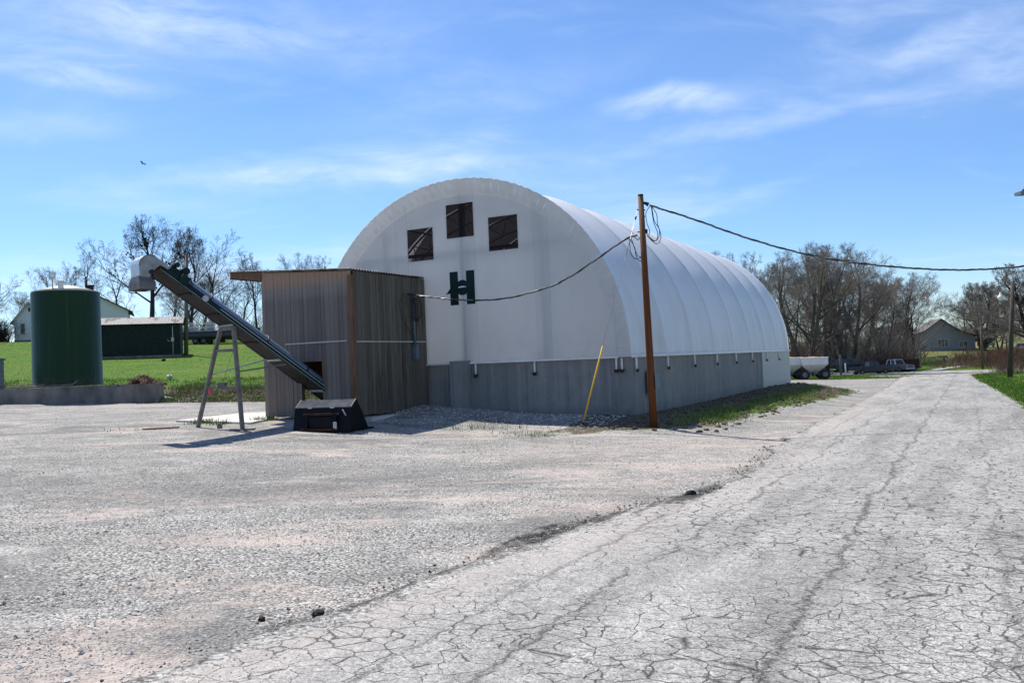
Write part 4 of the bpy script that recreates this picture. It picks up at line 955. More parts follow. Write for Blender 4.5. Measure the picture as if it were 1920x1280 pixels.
m = MB(); m.prism([(0, 0, -.8), (WG, 0, -.8), (WG, 0, EH), (WG/2, 0, PK-.12), (0, 0, EH)], (0, 9, 0)); m.build('walls', M['siding'], wh)
m = MB(); m.box((-.03, -.03, -.8), (WG+.03, -.001, .25)); m.build('foundation', M['old_concrete'], wh)
def gable_roof(parent, x0, x1, eh, pk, y0, y1, mat, over=.35, th=.12, name='roof'):
    xm = (x0+x1)/2; sl = (pk-eh)/(xm-x0); m = MB(); zo = eh-sl*over
    m.prism([(x0-over, y0, zo), (xm, y0, pk), (x1+over, y0, zo), (x1+over, y0, zo+th), (xm, y0, pk+th), (x0-over, y0, zo+th)], (0, y1-y0, 0)); return m.build(name, mat, parent)
r_ = gable_roof(wh, 0, WG, EH, PK-.12, -.35, 9.2, M['shingle_lt'])
m = MB(); xm = WG/2; sl = (PK-.12-EH)/xm; zo = EH-sl*.35
m.prism([(-.37, -.40, zo-.10), (xm, -.40, PK-.22), (WG+.37, -.40, zo-.10), (WG+.37, -.40, zo+.02), (xm, -.40, PK-.09), (-.37, -.40, zo+.02)], (0, .045, 0)); m.build('bargeboard', M['siding_grey'], r_)
window(wh, WG*.22, WG*.35, .9, 2.1, -.002, M['siding']); window(wh, WG*.58, WG*.71, .95, 2.2, -.002, M['siding'])
m = MB(); m.box((WG*.47, -.02, PK-1.15), (WG*.55, .0, PK-.72)); m.build('vent', M['trim_dark'], wh)
m = MB()    # rear wing, low pitched gable end towards the viewer
hx = W(243, 585, HD+6)
ca, sa = math.cos(rad(22)), math.sin(rad(22))
def loc2(v): dx, dy = v.x-hb_.x, v.y-hb_.y; return dx*ca+dy*sa, -dx*sa+dy*ca
rx, ry = loc2(W(240, 585, HD+2.5)); lx_, _ = loc2(W(88, 585, HD+2)); zt = W(240, 582, HD+2.5).z-hz; zp = W(165, 548, HD+2.5).z-hz
m.prism([(lx_, ry, -.8), (rx, ry, -.8), (rx, ry, zt), ((lx_+rx)/2, ry, zp), (lx_, ry, zt)], (0, 7, 0)); wing = m.build('wing_walls', M['siding'], wh)
gable_roof(wh, lx_, rx, zt, zp, ry-.4, ry+7.3, M['trim_dark'], .5, .14, 'wing_roof')
c0 = W(170, 560, HD+4); cx0, cy0 = loc2(c0); zc = W(170, 537, HD+4).z-hz
m = MB(); m.box((cx0-.42, ry+1.6, zp-1.6), (cx0+.42, ry+2.3, zc)); m.box((cx0-.48, ry+1.55, zc-.12), (cx0+.48, ry+2.35, zc+.02)); m.build('chimney', M['brick'], wh)

RD = 131.
rb_ = W(1712, 661, RD); rz = W(1712, 661, RD).z
gh = thing('house', 'grey single storey house with dark shingled gable roof beyond the end of the road', 'house', (rb_.x, rb_.y, rz), rad(-14))
s_ = RD/F
m = MB(); EW = 8.6; EHH = 2.55
prf = [(0, 0, -1.6), (EW, 0, -1.6), (EW, 0, 2.1), (EW*.74, 0, 3.0), (EW*.47, 0, 4.75), (EW*.2, 0, 3.1), (0, 0, 2.5)]
m.prism(prf, (0, 7, 0)); m.build('walls', M['siding_grey'], gh)
m = MB(); rp_ = [(-.5, 0, 2.35), (EW*.2, 0, 3.1), (EW*.47, 0, 4.8), (EW*.74, 0, 3.05), (EW+.5, 0, 2.0)]
m.prism([(a, -.4, b) for a, _, b in rp_]+[(a, -.4, b+.14) for a, _, b in rp_[::-1]], (0, 7.8, 0)); m.build('roof', M['shingle'], gh)
m = MB(); m.box((-4.6, .3, -1.6), (-.002, 6.6, 2.15)); m.build('porch_walls', M['siding_grey'], gh)
m = MB(); m.prism([(-4.9, -.2, 2.15), (-4.9, 3.2, 4.0), (-4.9, 6.9, 2.15), (-4.9, 6.9, 2.3), (-4.9, 3.2, 4.15), (-4.9, -.2, 2.3)], (4.7, 0, 0)); m.prism([(-2.6, 1.0, 3.3), (.6, 1.0, 3.3), (-1.0, 1.0, 4.9)], (0, 5, 0)); m.build('side_roof', M['shingle'], gh)
window(gh, .75, 1.65, .35, 1.75, -.002, M['white_pipe'], 2); window(gh, 3.5, 4.9, .75, 1.85, -.002, M['white_pipe'], 3); window(gh, 6.4, 7.5, .6, 1.35, -.002, M['white_pipe'], 2)
window(gh, -1.6, -.8, .3, 1.6, .298, M['white_pipe'], 1)
m = MB(); m.box((-.02, -.04, -1.62), (EW+.02, -.005, -.25)); m.build('foundation', M['old_concrete'], gh)
for i, (px, py) in enumerate(((1691, 604), (1703, 604), (1717, 604), (1741, 607))):
    a = W(px, py, RD+3); m = MB(); m.lathe([(.08, -.5), (.08, 0), (.2, .02), (.2, .22), (.01, .3)], a, 10); m.build('roof_vent', M['white_pipe'], gh, world=True)
# far farm buildings on the hill
a = W(1852, 637, 170); m = MB(); z_ = h(a.x, a.y)
sh = thing('farm_shed', 'small dark farm shed on the slope behind the big tree at right', 'shed', (a.x, a.y, z_), .3)
hh_ = (640-631)/F*170
m = MB(); m.box((-1.8, 0, -1), (1.8, 3, .8)); m.build('walls', M['brick'], sh)
m = MB(); m.prism([(-2.0, -.3, .8), (-2.0, 3.3, .8), (-2.0, 1.5, 1.5)], (4, 0, 0)); m.build('roof', M['shingle'], sh)

# ------------------------------------------------------------------ vehicles
def wheel(parent, c, r, w_, ax=Vector((0, 1, 0)), hub=None):
    c = Vector(c); m = MB(); m.tube([c-ax*w_/2, c-ax*w_*.42, c+ax*w_*.42, c+ax*w_/2], [r*.9, r, r, r*.9], 18); o_ = m.build('wheel', M['black'], parent)
    m = MB(); m.tube([c-ax*(w_/2+.02), c+ax*(w_/2+.02)], r*.5, 12); m.build('hub', M[hub or 'car_grey'], o_)
def vehicle(name, label, cat, loc, rz, body, cab, mbody, mcab, L, Wd, grp=None):
    t = thing(name, label, cat, loc, rz, grp); t.scale = (.74, .74, .74)
    m = MB(); m.prism([(x, -Wd/2, z) for x, z in body], (0, Wd, 0)); m.build('body', mbody, t)
    m = MB(); b0, b1, c1, c0, z0, z1 = cab
    P = [(b0, -Wd/2+.02, z0), (b1, -Wd/2+.02, z0), (b1, Wd/2-.02, z0), (b0, Wd/2-.02, z0), (c0, -Wd/2+.16, z1), (c1, -Wd/2+.16, z1), (c1, Wd/2-.16, z1), (c0, Wd/2-.16, z1)]
    m.add(P, [(0, 1, 5, 4), (1, 2, 6, 5), (2, 3, 7, 6), (3, 0, 4, 7)]); m.build('window', M['glass_car'], t)
    m = MB(); m.box((c0-.03, -Wd/2+.14, z1), (c1+.03, Wd/2-.14, z1+.06))
    for i in range(4): m.bar(P[i], P[i+4], .09)
    m.bar(((b0+b1)/2, -Wd/2+.01, z0), ((c0+c1)/2, -Wd/2+.15, z1), .09); m.build('roof', mcab, t)
    for x in (-L*.31, L*.31):
        for y in (-Wd/2+.1, Wd/2-.1): wheel(t, (x, y, .36), .36, .24)
    for y in (-Wd/2+.25, Wd/2-.25): m = MB(); m.tube([(L/2-.03, y, .78), (L/2+.03, y, .78)], .1, 10); m.build('headlight', M['strip'], t)
    m = MB(); m.box((L/2, -Wd/2+.05, .42), (L/2+.1, Wd/2-.05, .56)); m.box((-L/2-.1, -Wd/2+.05, .42), (-L/2, Wd/2-.05, .56)); m.build('bumper', M['strip'], t)
    return t
pick = [(-2.6, .42), (-2.6, 1.08), (-.5, 1.08), (-.5, 1.12), (.95, 1.12), (1.1, 1.1), (2.55, 1.0), (2.6, .42)]
a = G(1630, 692); vehicle('pickup_truck', 'rusty dark pickup with an open bed, parked left of the pale roofed pickup', 'pickup', W(1632, 690, 84) if 0 else H(*W(1632, 690, 86).xy), rad(5), pick, (-.5, .95, .65, -.35, 1.12, 1.68), M['car_dark'], M['car_dark'], 5.2, 1.85)
vehicle('pickup_truck', 'grey pickup with a pale cab roof parked at the road junction', 'pickup', H(*W(1676, 690, 89).xy), rad(-62), pick, (-.5, 1.05, .75, -.35, 1.12, 1.72), M['car_grey'], M['car_white'], 5.2, 1.85)
van = [(-2.3, .4), (-2.35, 1.15), (1.5, 1.15), (2.25, .95), (2.3, .4)]
vehicle('van', 'dark old van under the trees behind the wooden fence posts', 'van', H(*W(1590, 690, 93).xy), rad(8), van, (-2.3, 1.5, 1.0, -2.2, 1.15, 1.85), M['car_dark'], M['car_grey'], 4.6, 1.85)
vehicle('car', 'small white car parked on the slope at the far right edge', 'car', H(*W(1916, 650, 120).xy), rad(60), van, (-1.8, 1.0, .6, -1.6, 1.15, 1.6), M['car_white'], M['car_dark'], 4.6, 1.8)
vehicle('car', 'dark blue car half hidden by brush left of the thin grey pole', 'car', H(*W(1850, 655, 135).xy), rad(40), van, (-1.8, 1.0, .6, -1.6, 1.15, 1.6), M['car_dark'], M['car_dark'], 4.6, 1.8)
m = MB(); g = H(*W(1703, 690, 90).xy); m.box((-.9, -.6, .35), (.9, .6, 1.25)); m.box((-1, -.7, .3), (1, .7, .42))
t = thing('trailer', 'short rusty box trailer right of the pale roofed pickup', 'trailer', g, .2); m.build('box', M['rust'], t); wheel(t, (0, -.7, .3), .3, .2); wheel(t, (0, .7, .3), .3, .2)

# hopper wagons beside the barn
def hopper(loc, label, rz):
    t = thing('hopper_wagon', label, 'hopper wagon', loc, rz, 'hopper wagons behind the barn')
    m = MB(); a, b = 1.02, 1.05
    P = []
    for (sx_, sy_, z) in ((a, b, 1.75), (a, b, 1.2), (.2, .2, .42)):
        P += [(-sx_, -sy_, z), (sx_, -sy_, z), (sx_, sy_, z), (-sx_, sy_, z)]
    m.add(P, [(r*4+i, r*4+(i+1) % 4, (r+1)*4+(i+1) % 4, (r+1)*4+i) for r in range(2) for i in range(4)]+[(8, 9, 10, 11)]); m.build('hopper', M['hopper'], t)
    m = MB()
    for x in (-a, a): m.box((x-.05, -b, 1.73), (x+.05, b, 1.80))
    for y in (-b, b): m.box((-a+.052, y-.05, 1.735), (a-.052, y+.05, 1.795))
    m.build('rim', M['white_pipe'], t)
    m = MB(); m.add([(-a+.06, -b+.06, 1.74), (a-.06, -b+.06, 1.74), (a-.06, b-.06, 1.74), (-a+.06, b-.06, 1.74), (-.1, 0, 1.86), (.2, .1, 1.85)], [(0, 1, 5, 4), (1, 2, 5), (2, 3, 4, 5), (3, 0, 4)]); m.build('load', M['tan_load'], t)
    m = MB(); m.box((-.09, -b*.55, .35), (.09, b*.55, .62)); m.bar((-a+.1, -.35, .45), (a-.1, -.35, .45), .09); m.bar((-a+.1, .35, .45), (a-.1, .35, .45), .09)
    for x in (-a+.12, a-.12):
        for y in (-.35, .35): m.bar((x, y, .45), (x, y, 1.2), .07)
    m.bar((a-.1, 0, .45), (a+.9, 0, .42), .09); m.build('frame', M['leg'], t)
    m = MB(); m.tube([(0, -.45, .95), (0, -.55, .3)], .03, 6); m.box((-.14, -.52, .28), (.14, -.4, .5)); m.build('crank', M['black'], t)
    for x in (-.8, .8):
        for y in (-.75, .75): wheel(t, (x, y, .40), .40, .28, Vector((0, 1, 0)), 'leg')
    return t
hopper(H(*W(1524, 708, 71).xy), 'white steel hopper wagon with tan load, wholly visible right of the barn', rad(-6))
hopper(H(*W(1479, 708, 71.5).xy), 'white steel hopper wagon half hidden behind the corner of the barn', rad(-6))
# posts near the hoppers
def post(px, py0, py1, name, label, mat, r, dep=None, cat='post'):
    g = H(*W(px, py0, dep).xy) if dep else G(px, py0); t = W(px-(py0-py1)*.0, py1, g.y); t.x = g.x; m = MB(); m.tube([g-Vector((0, 0, .1)), t], [r, r*.9], 8); m.tube([t, t+Vector((0, 0, .02))], r*.93, 8)
    return tag(m.build(name, mat, loc=g, world=True), label, cat)
post(1577, 704, 665, 'fence_post', 'tall weathered wooden post right of the hopper wagons', M['pole_grey'], .13)
post(1586, 704, 681, 'marker_post', 'short white post just right of the tall wooden post', M['white_pipe'], .07, None)
post(1621, 700, 694, 'fence_post', 'small pale stub post in the grass before the dark pickup', M['strip'], .07)
g = G(1630, 700); m = MB(); m.tube([(-.7, 0, .16), (.7, .1, .14)], [.17, .13], 9); m.tube([(.05, 0, .2), (.1, 0, .55)], .07, 7); tag(m.build('log', M['pole_dark'], loc=g), 'short black log with a stub lying on the grass before the dark pickup', 'log')
g = H(*W(1769, 690, 92).xy); t = thing('mailbox', 'grey mailbox on a leaning wooden post beside the crossing road', 'mailbox', g)
m = MB(); m.bar((0, 0, -.1), (.12, 0, 1.15), .12); m.build('post', M['pole_dark'], t)
m = MB(); m.prism([(-.35+.0, -.15, 1.15), (-.35, .15, 1.15), (-.35, .15, 1.3), (-.35, .08, 1.4), (-.35, -.08, 1.4), (-.35, -.15, 1.3)], (.8, 0, 0)); m.build('box', M['car_grey'], t)
# right hand street pole with lamp
g = G(1893, 708); t = thing('lamp_pole', 'brown wooden pole with a small white lamp on an arm by the right verge', 'lamp pole', g)
tp = W(1899, 528, g.y)
m = MB(); m.tube([g-Vector((0, 0, .2)), tp], [.19, .13], 10); m.build('shaft', M['pole_dark'], t, world=True)
m = MB(); m.tube([tp, tp+Vector((0, 0, .12))], .04, 6); m.build('pin', M['strip'], t, world=True)
a = W(1898, 554, g.y); b = W(1876, 552, g.y)
m = MB(); m.tube([a, a.lerp(b, .5)+Vector((0, 0, .03)), b], .028, 6); m.build('arm', M['leg'], t, world=True)
m = MB(); c_ = b; m.lathe([(.05, .18), (.08, .05), (.10, -.03), (.20, -.12), (.22, -.25), (.12, -.42), (.01, -.45)], c_, 14); m.build('lamp', M['white_pipe'], t, world=True)
g = G(1843, 690); g = H(*W(1843, 690, 88).xy); tp = W(1838, 585, 88)
m = MB(); m.tube([g-Vector((0, 0, .2)), tp], [.15, .11], 8); tag(m.build('utility_pole', M['pole_grey'], loc=g, world=True), 'thin grey pole standing in the brush before the big tree at right', 'pole')
for (px, l) in ((1888, 'dark post standing alone on the far grassy slope at right'),):
    g = H(*W(px, 655, 120).xy); m = MB(); m.tube([g, g+Vector((0, 0, 2.3))], [.12, .1], 6); tag(m.build('fence_post', M['pole_dark'], loc=g, world=True), l, 'post')

# pontoon boat on a trailer beside the left treeline
g = H(*W(395, 640, 82).xy); bt = thing('pontoon_boat', 'grey pontoon boat parked on a trailer below the bare trees', 'boat', g, rad(4))
m = MB()
for y in (-.9, .9): m.tube([(-3.0, y, .85), (-2.6, y, .8), (2.2, y, .8), (2.9, y, 1.05)], [.2, .34, .34, .08], 12)
m.build('pontoon', M['boat_hull'], bt)
m = MB(); m.box((-2.9, -1.2, 1.12), (2.8, 1.2, 1.22)); m.build('deck', M['boat_grey'], bt)
m = MB()
for y in (-1.15, 1.15):
    for z in (1.55, 1.95): m.tube([(-2.8, y, z), (2.7, y, z)], .025, 6)
    for i in range(9): x = -2.8+5.5*i/8; m.tube([(x, y, 1.2), (x, y, 1.95)], .025, 6)
m.tube([(-1, -1.1, 1.95), (-.8, -1.1, 2.6), (1.6, -1.1, 2.6), (1.8, -1.1, 1.95)], .025, 6); m.build('railing', M['strip'], bt)
m = MB(); m.box((-2.6, -.9, 1.22), (-1.4, .9, 1.65)); m.box((1.0, -.9, 1.22), (2.2, .9, 1.6)); m.box((-.4, .1, 1.22), (.2, .8, 1.9)); m.build('seat', M['boat_grey'], bt)
m = MB(); m.box((-2.9, -.06, .42), (3.9, .06, .52)); m.box((-1.6, -1.0, .40), (-1.4, 1.0, .50)); m.box((-.4, -1.0, .40), (-.2, 1.0, .50)); m.build('trailer_frame', M['leg'], bt)
for x in (-1.1, -.35): wheel(bt, (x, -1.0, .28), .3, .2); wheel(bt, (x, 1.0, .28), .3, .2)
# a second dark boat hull behind it
g = H(*W(440, 640, 86).xy); b2 = thing('boat', 'dark closed boat on blocks at the right end of the pontoon boat', 'boat', g, rad(-5))
m = MB(); secs = [(-2.4, .75, .5, 1.1), (-.5, .95, .35, 1.15), (1.5, .75, .4, 1.25), (2.6, .08, .95, 1.35)]; vs = []
for x, w_, z0, z1_ in secs: vs += [(x, -w_, z1_), (x, -w_*.6, z0), (x, 0, z0-.08), (x, w_*.6, z0), (x, w_, z1_)]
m.add(vs, [(a*5+b, (a+1)*5+b, (a+1)*5+b+1, a*5+b+1) for a in range(3) for b in range(4)]+[(4, 3, 2, 1, 0)]+[(a*5, a*5+4, (a+1)*5+4, (a+1)*5) for a in range(3)]); m.build('hull', M['boat_hull'], b2)
m = MB(); m.box((-1.5, -.6, 0), (-1.2, .6, .45)); m.box((.9, -.6, 0), (1.2, .6, .4)); m.build('block', M['pole_dark'], b2)
# bird
b_ = W(267, 307, 45); m = MB()
m.add([(-.14, 0, 0), (0, -.03, .02), (.12, 0, -.01), (0, .03, .02), (0, 0, -.03), (-.20, .04, .01), (-.2, -.04, .01)], [(0, 1, 3), (1, 2, 3), (0, 4, 1), (1, 4, 2), (2, 4, 3), (3, 4, 0), (0, 6, 5)])
m.add([(.05, 0, .01), (-.06, 0, .01), (-.12, .06, .10), (.02, .1, .12), (-.10, .17, .10)], [(0, 1, 2, 3), (3, 2, 4)])
m.add([(.05, 0, .012), (-.06, 0, .012), (-.10, -.10, .0), (.01, -.12, -.03), (-.06, -.2, -.06)], [(0, 1, 2, 3), (3, 2, 4)])
tag(m.build('bird', M['black'], loc=b_, rotz=2.4), 'small dark bird flying in the clear sky at left', 'bird')

# ------------------------------------------------------------------ bare trees
def grow(seed, hgt, spread=1., lean=0, forks=1, dens=1., split=.22, tmin=.0085, thick=1.):
    R = random.Random(seed); trunk = MB(); crown = MB()
    def perp(d):
        a = Vector((R.gauss(0, 1), R.gauss(0, 1), R.gauss(0, 1))); a -= d*a.dot(d); return a.normalized()
    def br(p, d, L, r, lv):
        ns = (7, 6, 5, 4, 3, 2)[lv]; pts = [p.copy()]; rr = [r]; dirs = []
        wob = (.07, .16, .20, .22, .24, .28)[lv]; up = (.02, .05, .05, .03, .0, -.01)[lv]; end = (.42, .3, .3, .3, .4, .7)[lv]
        for i in range(ns):
            d = (d+perp(d)*wob*R.random()+Vector((0, 0, up))).normalized(); p = p+d*L/ns; pts.append(p.copy()); rr.append(max(tmin*.75, r*(1-(1-end)*(i+1)/ns))); dirs.append(d.copy())
        (trunk if lv <= 1 else crown).tube(pts, rr, (8, 6, 4, 3, 3, 3)[lv], False)
        if lv >= 5: return
        nc = int(round((5, 5, 5, 4, 3)[lv]*dens))
        for k_ in range(nc):
            f = (split if lv == 0 else .2)+(1-(split if lv == 0 else .2))*(k_+R.random())/nc
            i = min(ns-1, int(f*ns)); q = pts[i].lerp(pts[i+1], f*ns-i if f < 1 else 1); dd = dirs[i]
            ang = rad(R.uniform(26, 62))*(1. if lv else spread); a = perp(dd)
            if lv == 0: a = Vector((math.cos(k_*2.4+seed), math.sin(k_*2.4+seed), 0)); a = (a-dd*a.dot(dd)).normalized()
            nd = (dd*math.cos(ang)+a*math.sin(ang)).normalized()
            if lv > 0: nd = (nd+Vector((0, 0, .12))).normalized()
            ll = L*(.58, .60, .60, .62, .72)[lv]*R.uniform(.7, 1.15)*(1.15-.45*f)*(1.25 if lv == 0 else 1)
            br(q, nd, ll, max(tmin, rr[i]*R.uniform(.40, .58)), lv+1)
        # continuation
        if lv < 3:
            for s_ in (0, 1): br(pts[-1], (dirs[-1]+perp(dirs[-1])*.35).normalized(), L*.42, rr[-1], lv+1)
    for f in range(forks):
        a = seed+f*2.2; d = Vector((lean+.22*math.cos(a)*(forks > 1), .2*math.sin(a)*(forks > 1), 1)).normalized()
        br(Vector((.25*math.cos(a)*(forks > 1), .25*math.sin(a)*(forks > 1), -.3)), d, hgt*.62, hgt*.021*thick/(1 if forks == 1 else 1.25), 0)
    return trunk, crown
protos = {}
def proto(key, mats=('bark_b', 'twig_b'), **kw):
    t, c = grow(**kw); top = max(max(v[2] for v in c.v), .1)
    e = bpy.data.objects.new('bare_tree', None)
    objs = []
    for mb, nm, mt in ((t, 'trunk', mats[0]), (c, 'crown', mats[1])):
        me = bpy.data.meshes.new(nm); me.from_pydata(mb.v, [], mb.f); me.materials.append(M[mt]); me.polygons.foreach_set('use_smooth', mb.sm); me.update(); objs.append((nm, me))
    protos[key] = (objs, top)
proto('a', ('bark_a', 'twig_a'), seed=3, hgt=12, spread=1.15, split=.42, dens=.95, thick=1.1)
proto('b', ('bark_a', 'twig_a'), seed=11, hgt=11, spread=1.1, forks=2, dens=.85)
proto('c', ('bark_a', 'twig_a'), seed=23, hgt=11, spread=1.2, split=.3, dens=.75)
proto('d', seed=31, hgt=13, spread=1.0, forks=3, dens=.9, thick=1.2)
proto('e', seed=47, hgt=13, spread=1.1, forks=2, dens=.95, split=.3, thick=1.15)
proto('f', seed=53, hgt=12, spread=.75, forks=2, dens=.9, thick=.8)
proto('h', ('bark_a', 'twig_b'), seed=91, hgt=10, spread=1.35, forks=3, dens=1.2, split=.12, thick=1.7)
proto('g', seed=71, hgt=11, spread=1.35, forks=2, dens=1.1, split=.25, thick=1.5)
def tree(key, px, ptop_, dep, label, group, rz=0, wide=1., name='bare_tree', base=None, lean=0):
    g0 = W(px, 650, dep); g = H(g0.x, g0.y); zt = W(px, ptop_, dep).z; objs, top = protos[key]; s = (zt-g.z)/top
    t = thing(name, label, 'tree', g, rz, group); t.scale = (s*wide, s*wide, s); t.rotation_euler = (0, lean, rz)
    for nm, me in objs: o_ = bpy.data.objects.new(nm, me); C.objects.link(o_); o_.parent = t
    return t, s
GL, GR_ = 'bare trees on the hill at left', 'bare trees beyond the barn at right'
t1, s1 = tree('a', 285, 392, 90, 'tallest bare tree of the left row, dark straight trunk rising behind the green shed', GL, .4, 1.0)
m = MB(); R_ = random.Random(8)
vv = protos['a'][0][0][1].vertices; zs = protos['a'][1]
cand = [v.co.copy() for v in vv if zs*.35 < v.co.z < zs*.92]
for i in range(950):
    c_ = R_.choice(cand); c_ = c_+Vector((R_.gauss(0, .16), R_.gauss(0, .16), R_.gauss(0, .2))); r = R_.uniform(.05, .13); a = R_.uniform(0, 6.3); b = R_.uniform(-.8, .8)
    if nz(c_.x*.9, c_.y*.9, c_.z*.9) < .05: continue
    dx = Vector((math.cos(a), math.sin(a), b*.4))*r; dy = Vector((-math.sin(a)*b, math.cos(a)*b, 1-.3*b))*r
    m.add([c_-dx, c_+dy, c_+dx, c_-dy], [(0, 1, 2, 3)])
me_ = m.build('ivy', M['ivy']); me_.parent = t1; tag(me_, kind='stuff')
tree('b', 352, 425, 96, 'tall bare tree with two stems just right of the tallest tree', GL, 1.2, .95)
tree('c', 400, 468, 100, 'bare tree right of the grey pole, seen above the conveyor', GL, 2.0, 1.)
tree('e', 372, 500, 108, 'low dense bare tree behind the pontoon boat', GL, .9, 1.3)
tree('c', 168, 468, 112, 'bare tree directly behind the chimney and the green tank', GL, 4.0, .9)
tree('b', 122, 492, 122, 'slender bare tree above the left half of the tank roof', GL, 3.0, .8)
tree('c', 222, 500, 116, 'crooked bare tree between the white farmhouse and the conveyor hood', GL, 5.5, 1.1)
tree('f', 320, 520, 112, 'small bare tree low behind the green shed roof', GL, 2.5, 1.2)
tree('a', 484, 470, 94, 'bare tree with dark upright trunk at the left edge of the plank shed', GL, 2.2, .7)
tree('b', 445, 528, 104, 'low spreading bare tree left of the plank shed', GL, 5.0, 1.5)
tree('f', 576, 474, 112, 'bare treetop showing above the middle of the plank shed roof', GL, 1.0, .8)
tree('g', 622, 500, 120, 'low bare treetop showing between the plank shed and the barn roof', GL, 3.0, 1.)
tree('c', -34, 500, 96, 'bare tree cut off by the left edge of the picture', GL, 2.0, 1.1)
tree('f', 60, 545, 128, 'faint bare treetop above the farmhouse ridge', GL, .3, 1.2)
tree('f', 1371, 469, 112, 'single bare treetop showing above the far slope of the barn roof', GR_, .3, .8)
tree('c', 1296, 462, 125, 'faint bare treetop just above the barn roof near the brown pole', GR_, 1.3, .8)
tree('d', 1512, 462, 92, 'large bare tree leaning left over the hopper wagons', GR_, 1.0, 1.15, lean=-.10)
tree('e', 1545, 446, 96, 'large upright bare tree behind the taller hopper wagon', GR_, 2.1, .95)
tree('d', 1590, 452, 98, 'large bare tree behind the tall wooden post, leaning right', GR_, 3.9, 1., lean=.13)
tree('e', 1468, 478, 104, 'bare tree rising right behind the end of the barn', GR_, 4.4, 1.)
tree('g', 1555, 505, 116, 'broad low bare tree deep in the grove right of the barn', GR_, 5.1, 1.2)
tree('g', 1622, 500, 112, 'broad bare tree above the rusty dark pickup', GR_, .7, 1.1)
tree('f', 1650, 520, 104, 'narrow bare tree between the two pickups', GR_, 2.7, 1.2)
tree('f', 1688, 512, 112, 'pale bare tree above the short rusty trailer', GR_, 1.7, 1.25)
tree('b', 1716, 545, 108, 'slim bare tree standing in front of the grey house', GR_, 3.3, .8)
tree('f', 1580, 560, 94, 'thin young bare tree behind the short white post', GR_, 5.7, 1.2)
tree('f', 1500, 560, 98, 'thin young bare tree behind the hopper wagon at the barn corner', GR_, .2, 1.2)
tree('e', 1665, 560, 120, 'low bare tree at the back of the grove beside the grey house', GR_, 3.7, 1.5)
tree('h', 1842, 527, 126, 'big round bare tree right of the grey house', GR_, 2.4, .95)
tree('c', 1812, 560, 134, 'bare tree with dark trunk at the right wall of the grey house', GR_, 3.1, 1.)
tree('g', 1874, 560, 125, 'bare tree behind the brown lamp pole', GR_, 4.1, .8)
tree('h', 1948, 488, 88, 'bare tree cut off by the right edge of the picture', GR_, 1.9, 1.1)
# shrub left of the farmhouse
def scrub(m, x, y, n, hgt, spread, r=.012, up=.9, dz=0):
    for _ in range(n):
        a = x+rnd.gauss(0, spread); b = y+rnd.gauss(0, spread); L = hgt*rnd.uniform(.5, 1.1); p = Vector((a, b, h(a, b)-.05+dz)); d = Vector((rnd.gauss(0, .35), rnd.gauss(0, .35), up)).normalized(); pts = [p]
        for i in range(3): d = (d+Vector((rnd.gauss(0, .22), rnd.gauss(0, .22), 0))).normalized(); p = p+d*L/3; pts.append(p)
        m.tube(pts, [r*1.2, r, r*.8, r*.5], 3, False)
        for i in (1, 2, 2): q = pts[i]; e = q+(d+Vector((rnd.gauss(0, .6), rnd.gauss(0, .6), .2)))*L*.3; m.tube([q, e], [r*.7, r*.4], 3, False)
g = H(*W(0, 640, 96).xy); m = MB(); scrub(m, g.x, g.y, 260, 2.6, .5, .018)
tag(m.build('shrub', M['bark_a'], loc=g, world=True), 'dark rounded leafless shrub left of the white farmhouse', 'shrub')
m = MB()
for i in range(1300):
    d = rnd.uniform(92, 128); px = rnd.uniform(1455, 1725); a = W(px, 650, d)
    scrub(m, a.x, a.y, 1, rnd.choice((2, 3, 5, 7.5)), .5, .024)
for i in range(900):
    d = rnd.uniform(98, 118); px = rnd.uniform(300, 640); a = W(px, 650, d); scrub(m, a.x, a.y, 1, rnd.choice((2, 3, 5)), .5, .018)
tag(m.build('undergrowth', M['twig_b']), 'tangled leafless saplings and undergrowth beneath the trees', 'undergrowth', kind='stuff')
m = MB()
for i in range(1500):
    d = rnd.uniform(72, 112); px = rnd.uniform(1786, 1935) if i % 2 else rnd.uniform(1850, 1935); a = W(px, 650, d); p_, q_ = pq(a.x, a.y)
    if (p_ < 9.8 and q_ < 66) or 66 < q_ < 79.5: continue
    scrub(m, a.x, a.y, 2, rnd.uniform(.9, 2.3), .5, .014)
for i in range(330):
    a = W(rnd.uniform(1470, 1500) if i % 2 else rnd.uniform(1625, 1700), 650, rnd.uniform(91, 97)); scrub(m, a.x, a.y, 2, rnd.uniform(1.5, 3.4), .5, .014)
tag(m.build('brush', M['brush']), 'reddish brown leafless brush beside the road and under the trees', 'brush', kind='stuff')
m = MB()
for i in range(900):
    d = rnd.uniform(70, 108); px = rnd.uniform(1745, 1930); a = W(px, 650, d); p_, q_ = pq(a.x, a.y)
    if (p_ < 9.5 and q_ < 66) or 66 < q_ < 79.5: continue
    scrub(m, a.x, a.y, 3, rnd.uniform(.5, 1.1), .4, .012)
tag(m.build('dry_brush', M['brush_tan']), 'straw coloured dead stalks among the brush at right', 'brush', kind='stuff')
# far treeline on the hilltop
m = MB()
for i in range(1500):
    a = W(rnd.uniform(1680, 2000), 640, rnd.uniform(330, 380)); scrub(m, a.x, a.y, 1, rnd.uniform(2.5, 6), 1.5, .07)
tag(m.build('distant_trees', M['twig_b']), 'hazy line of far trees on the horizon at right', 'trees', kind='stuff')

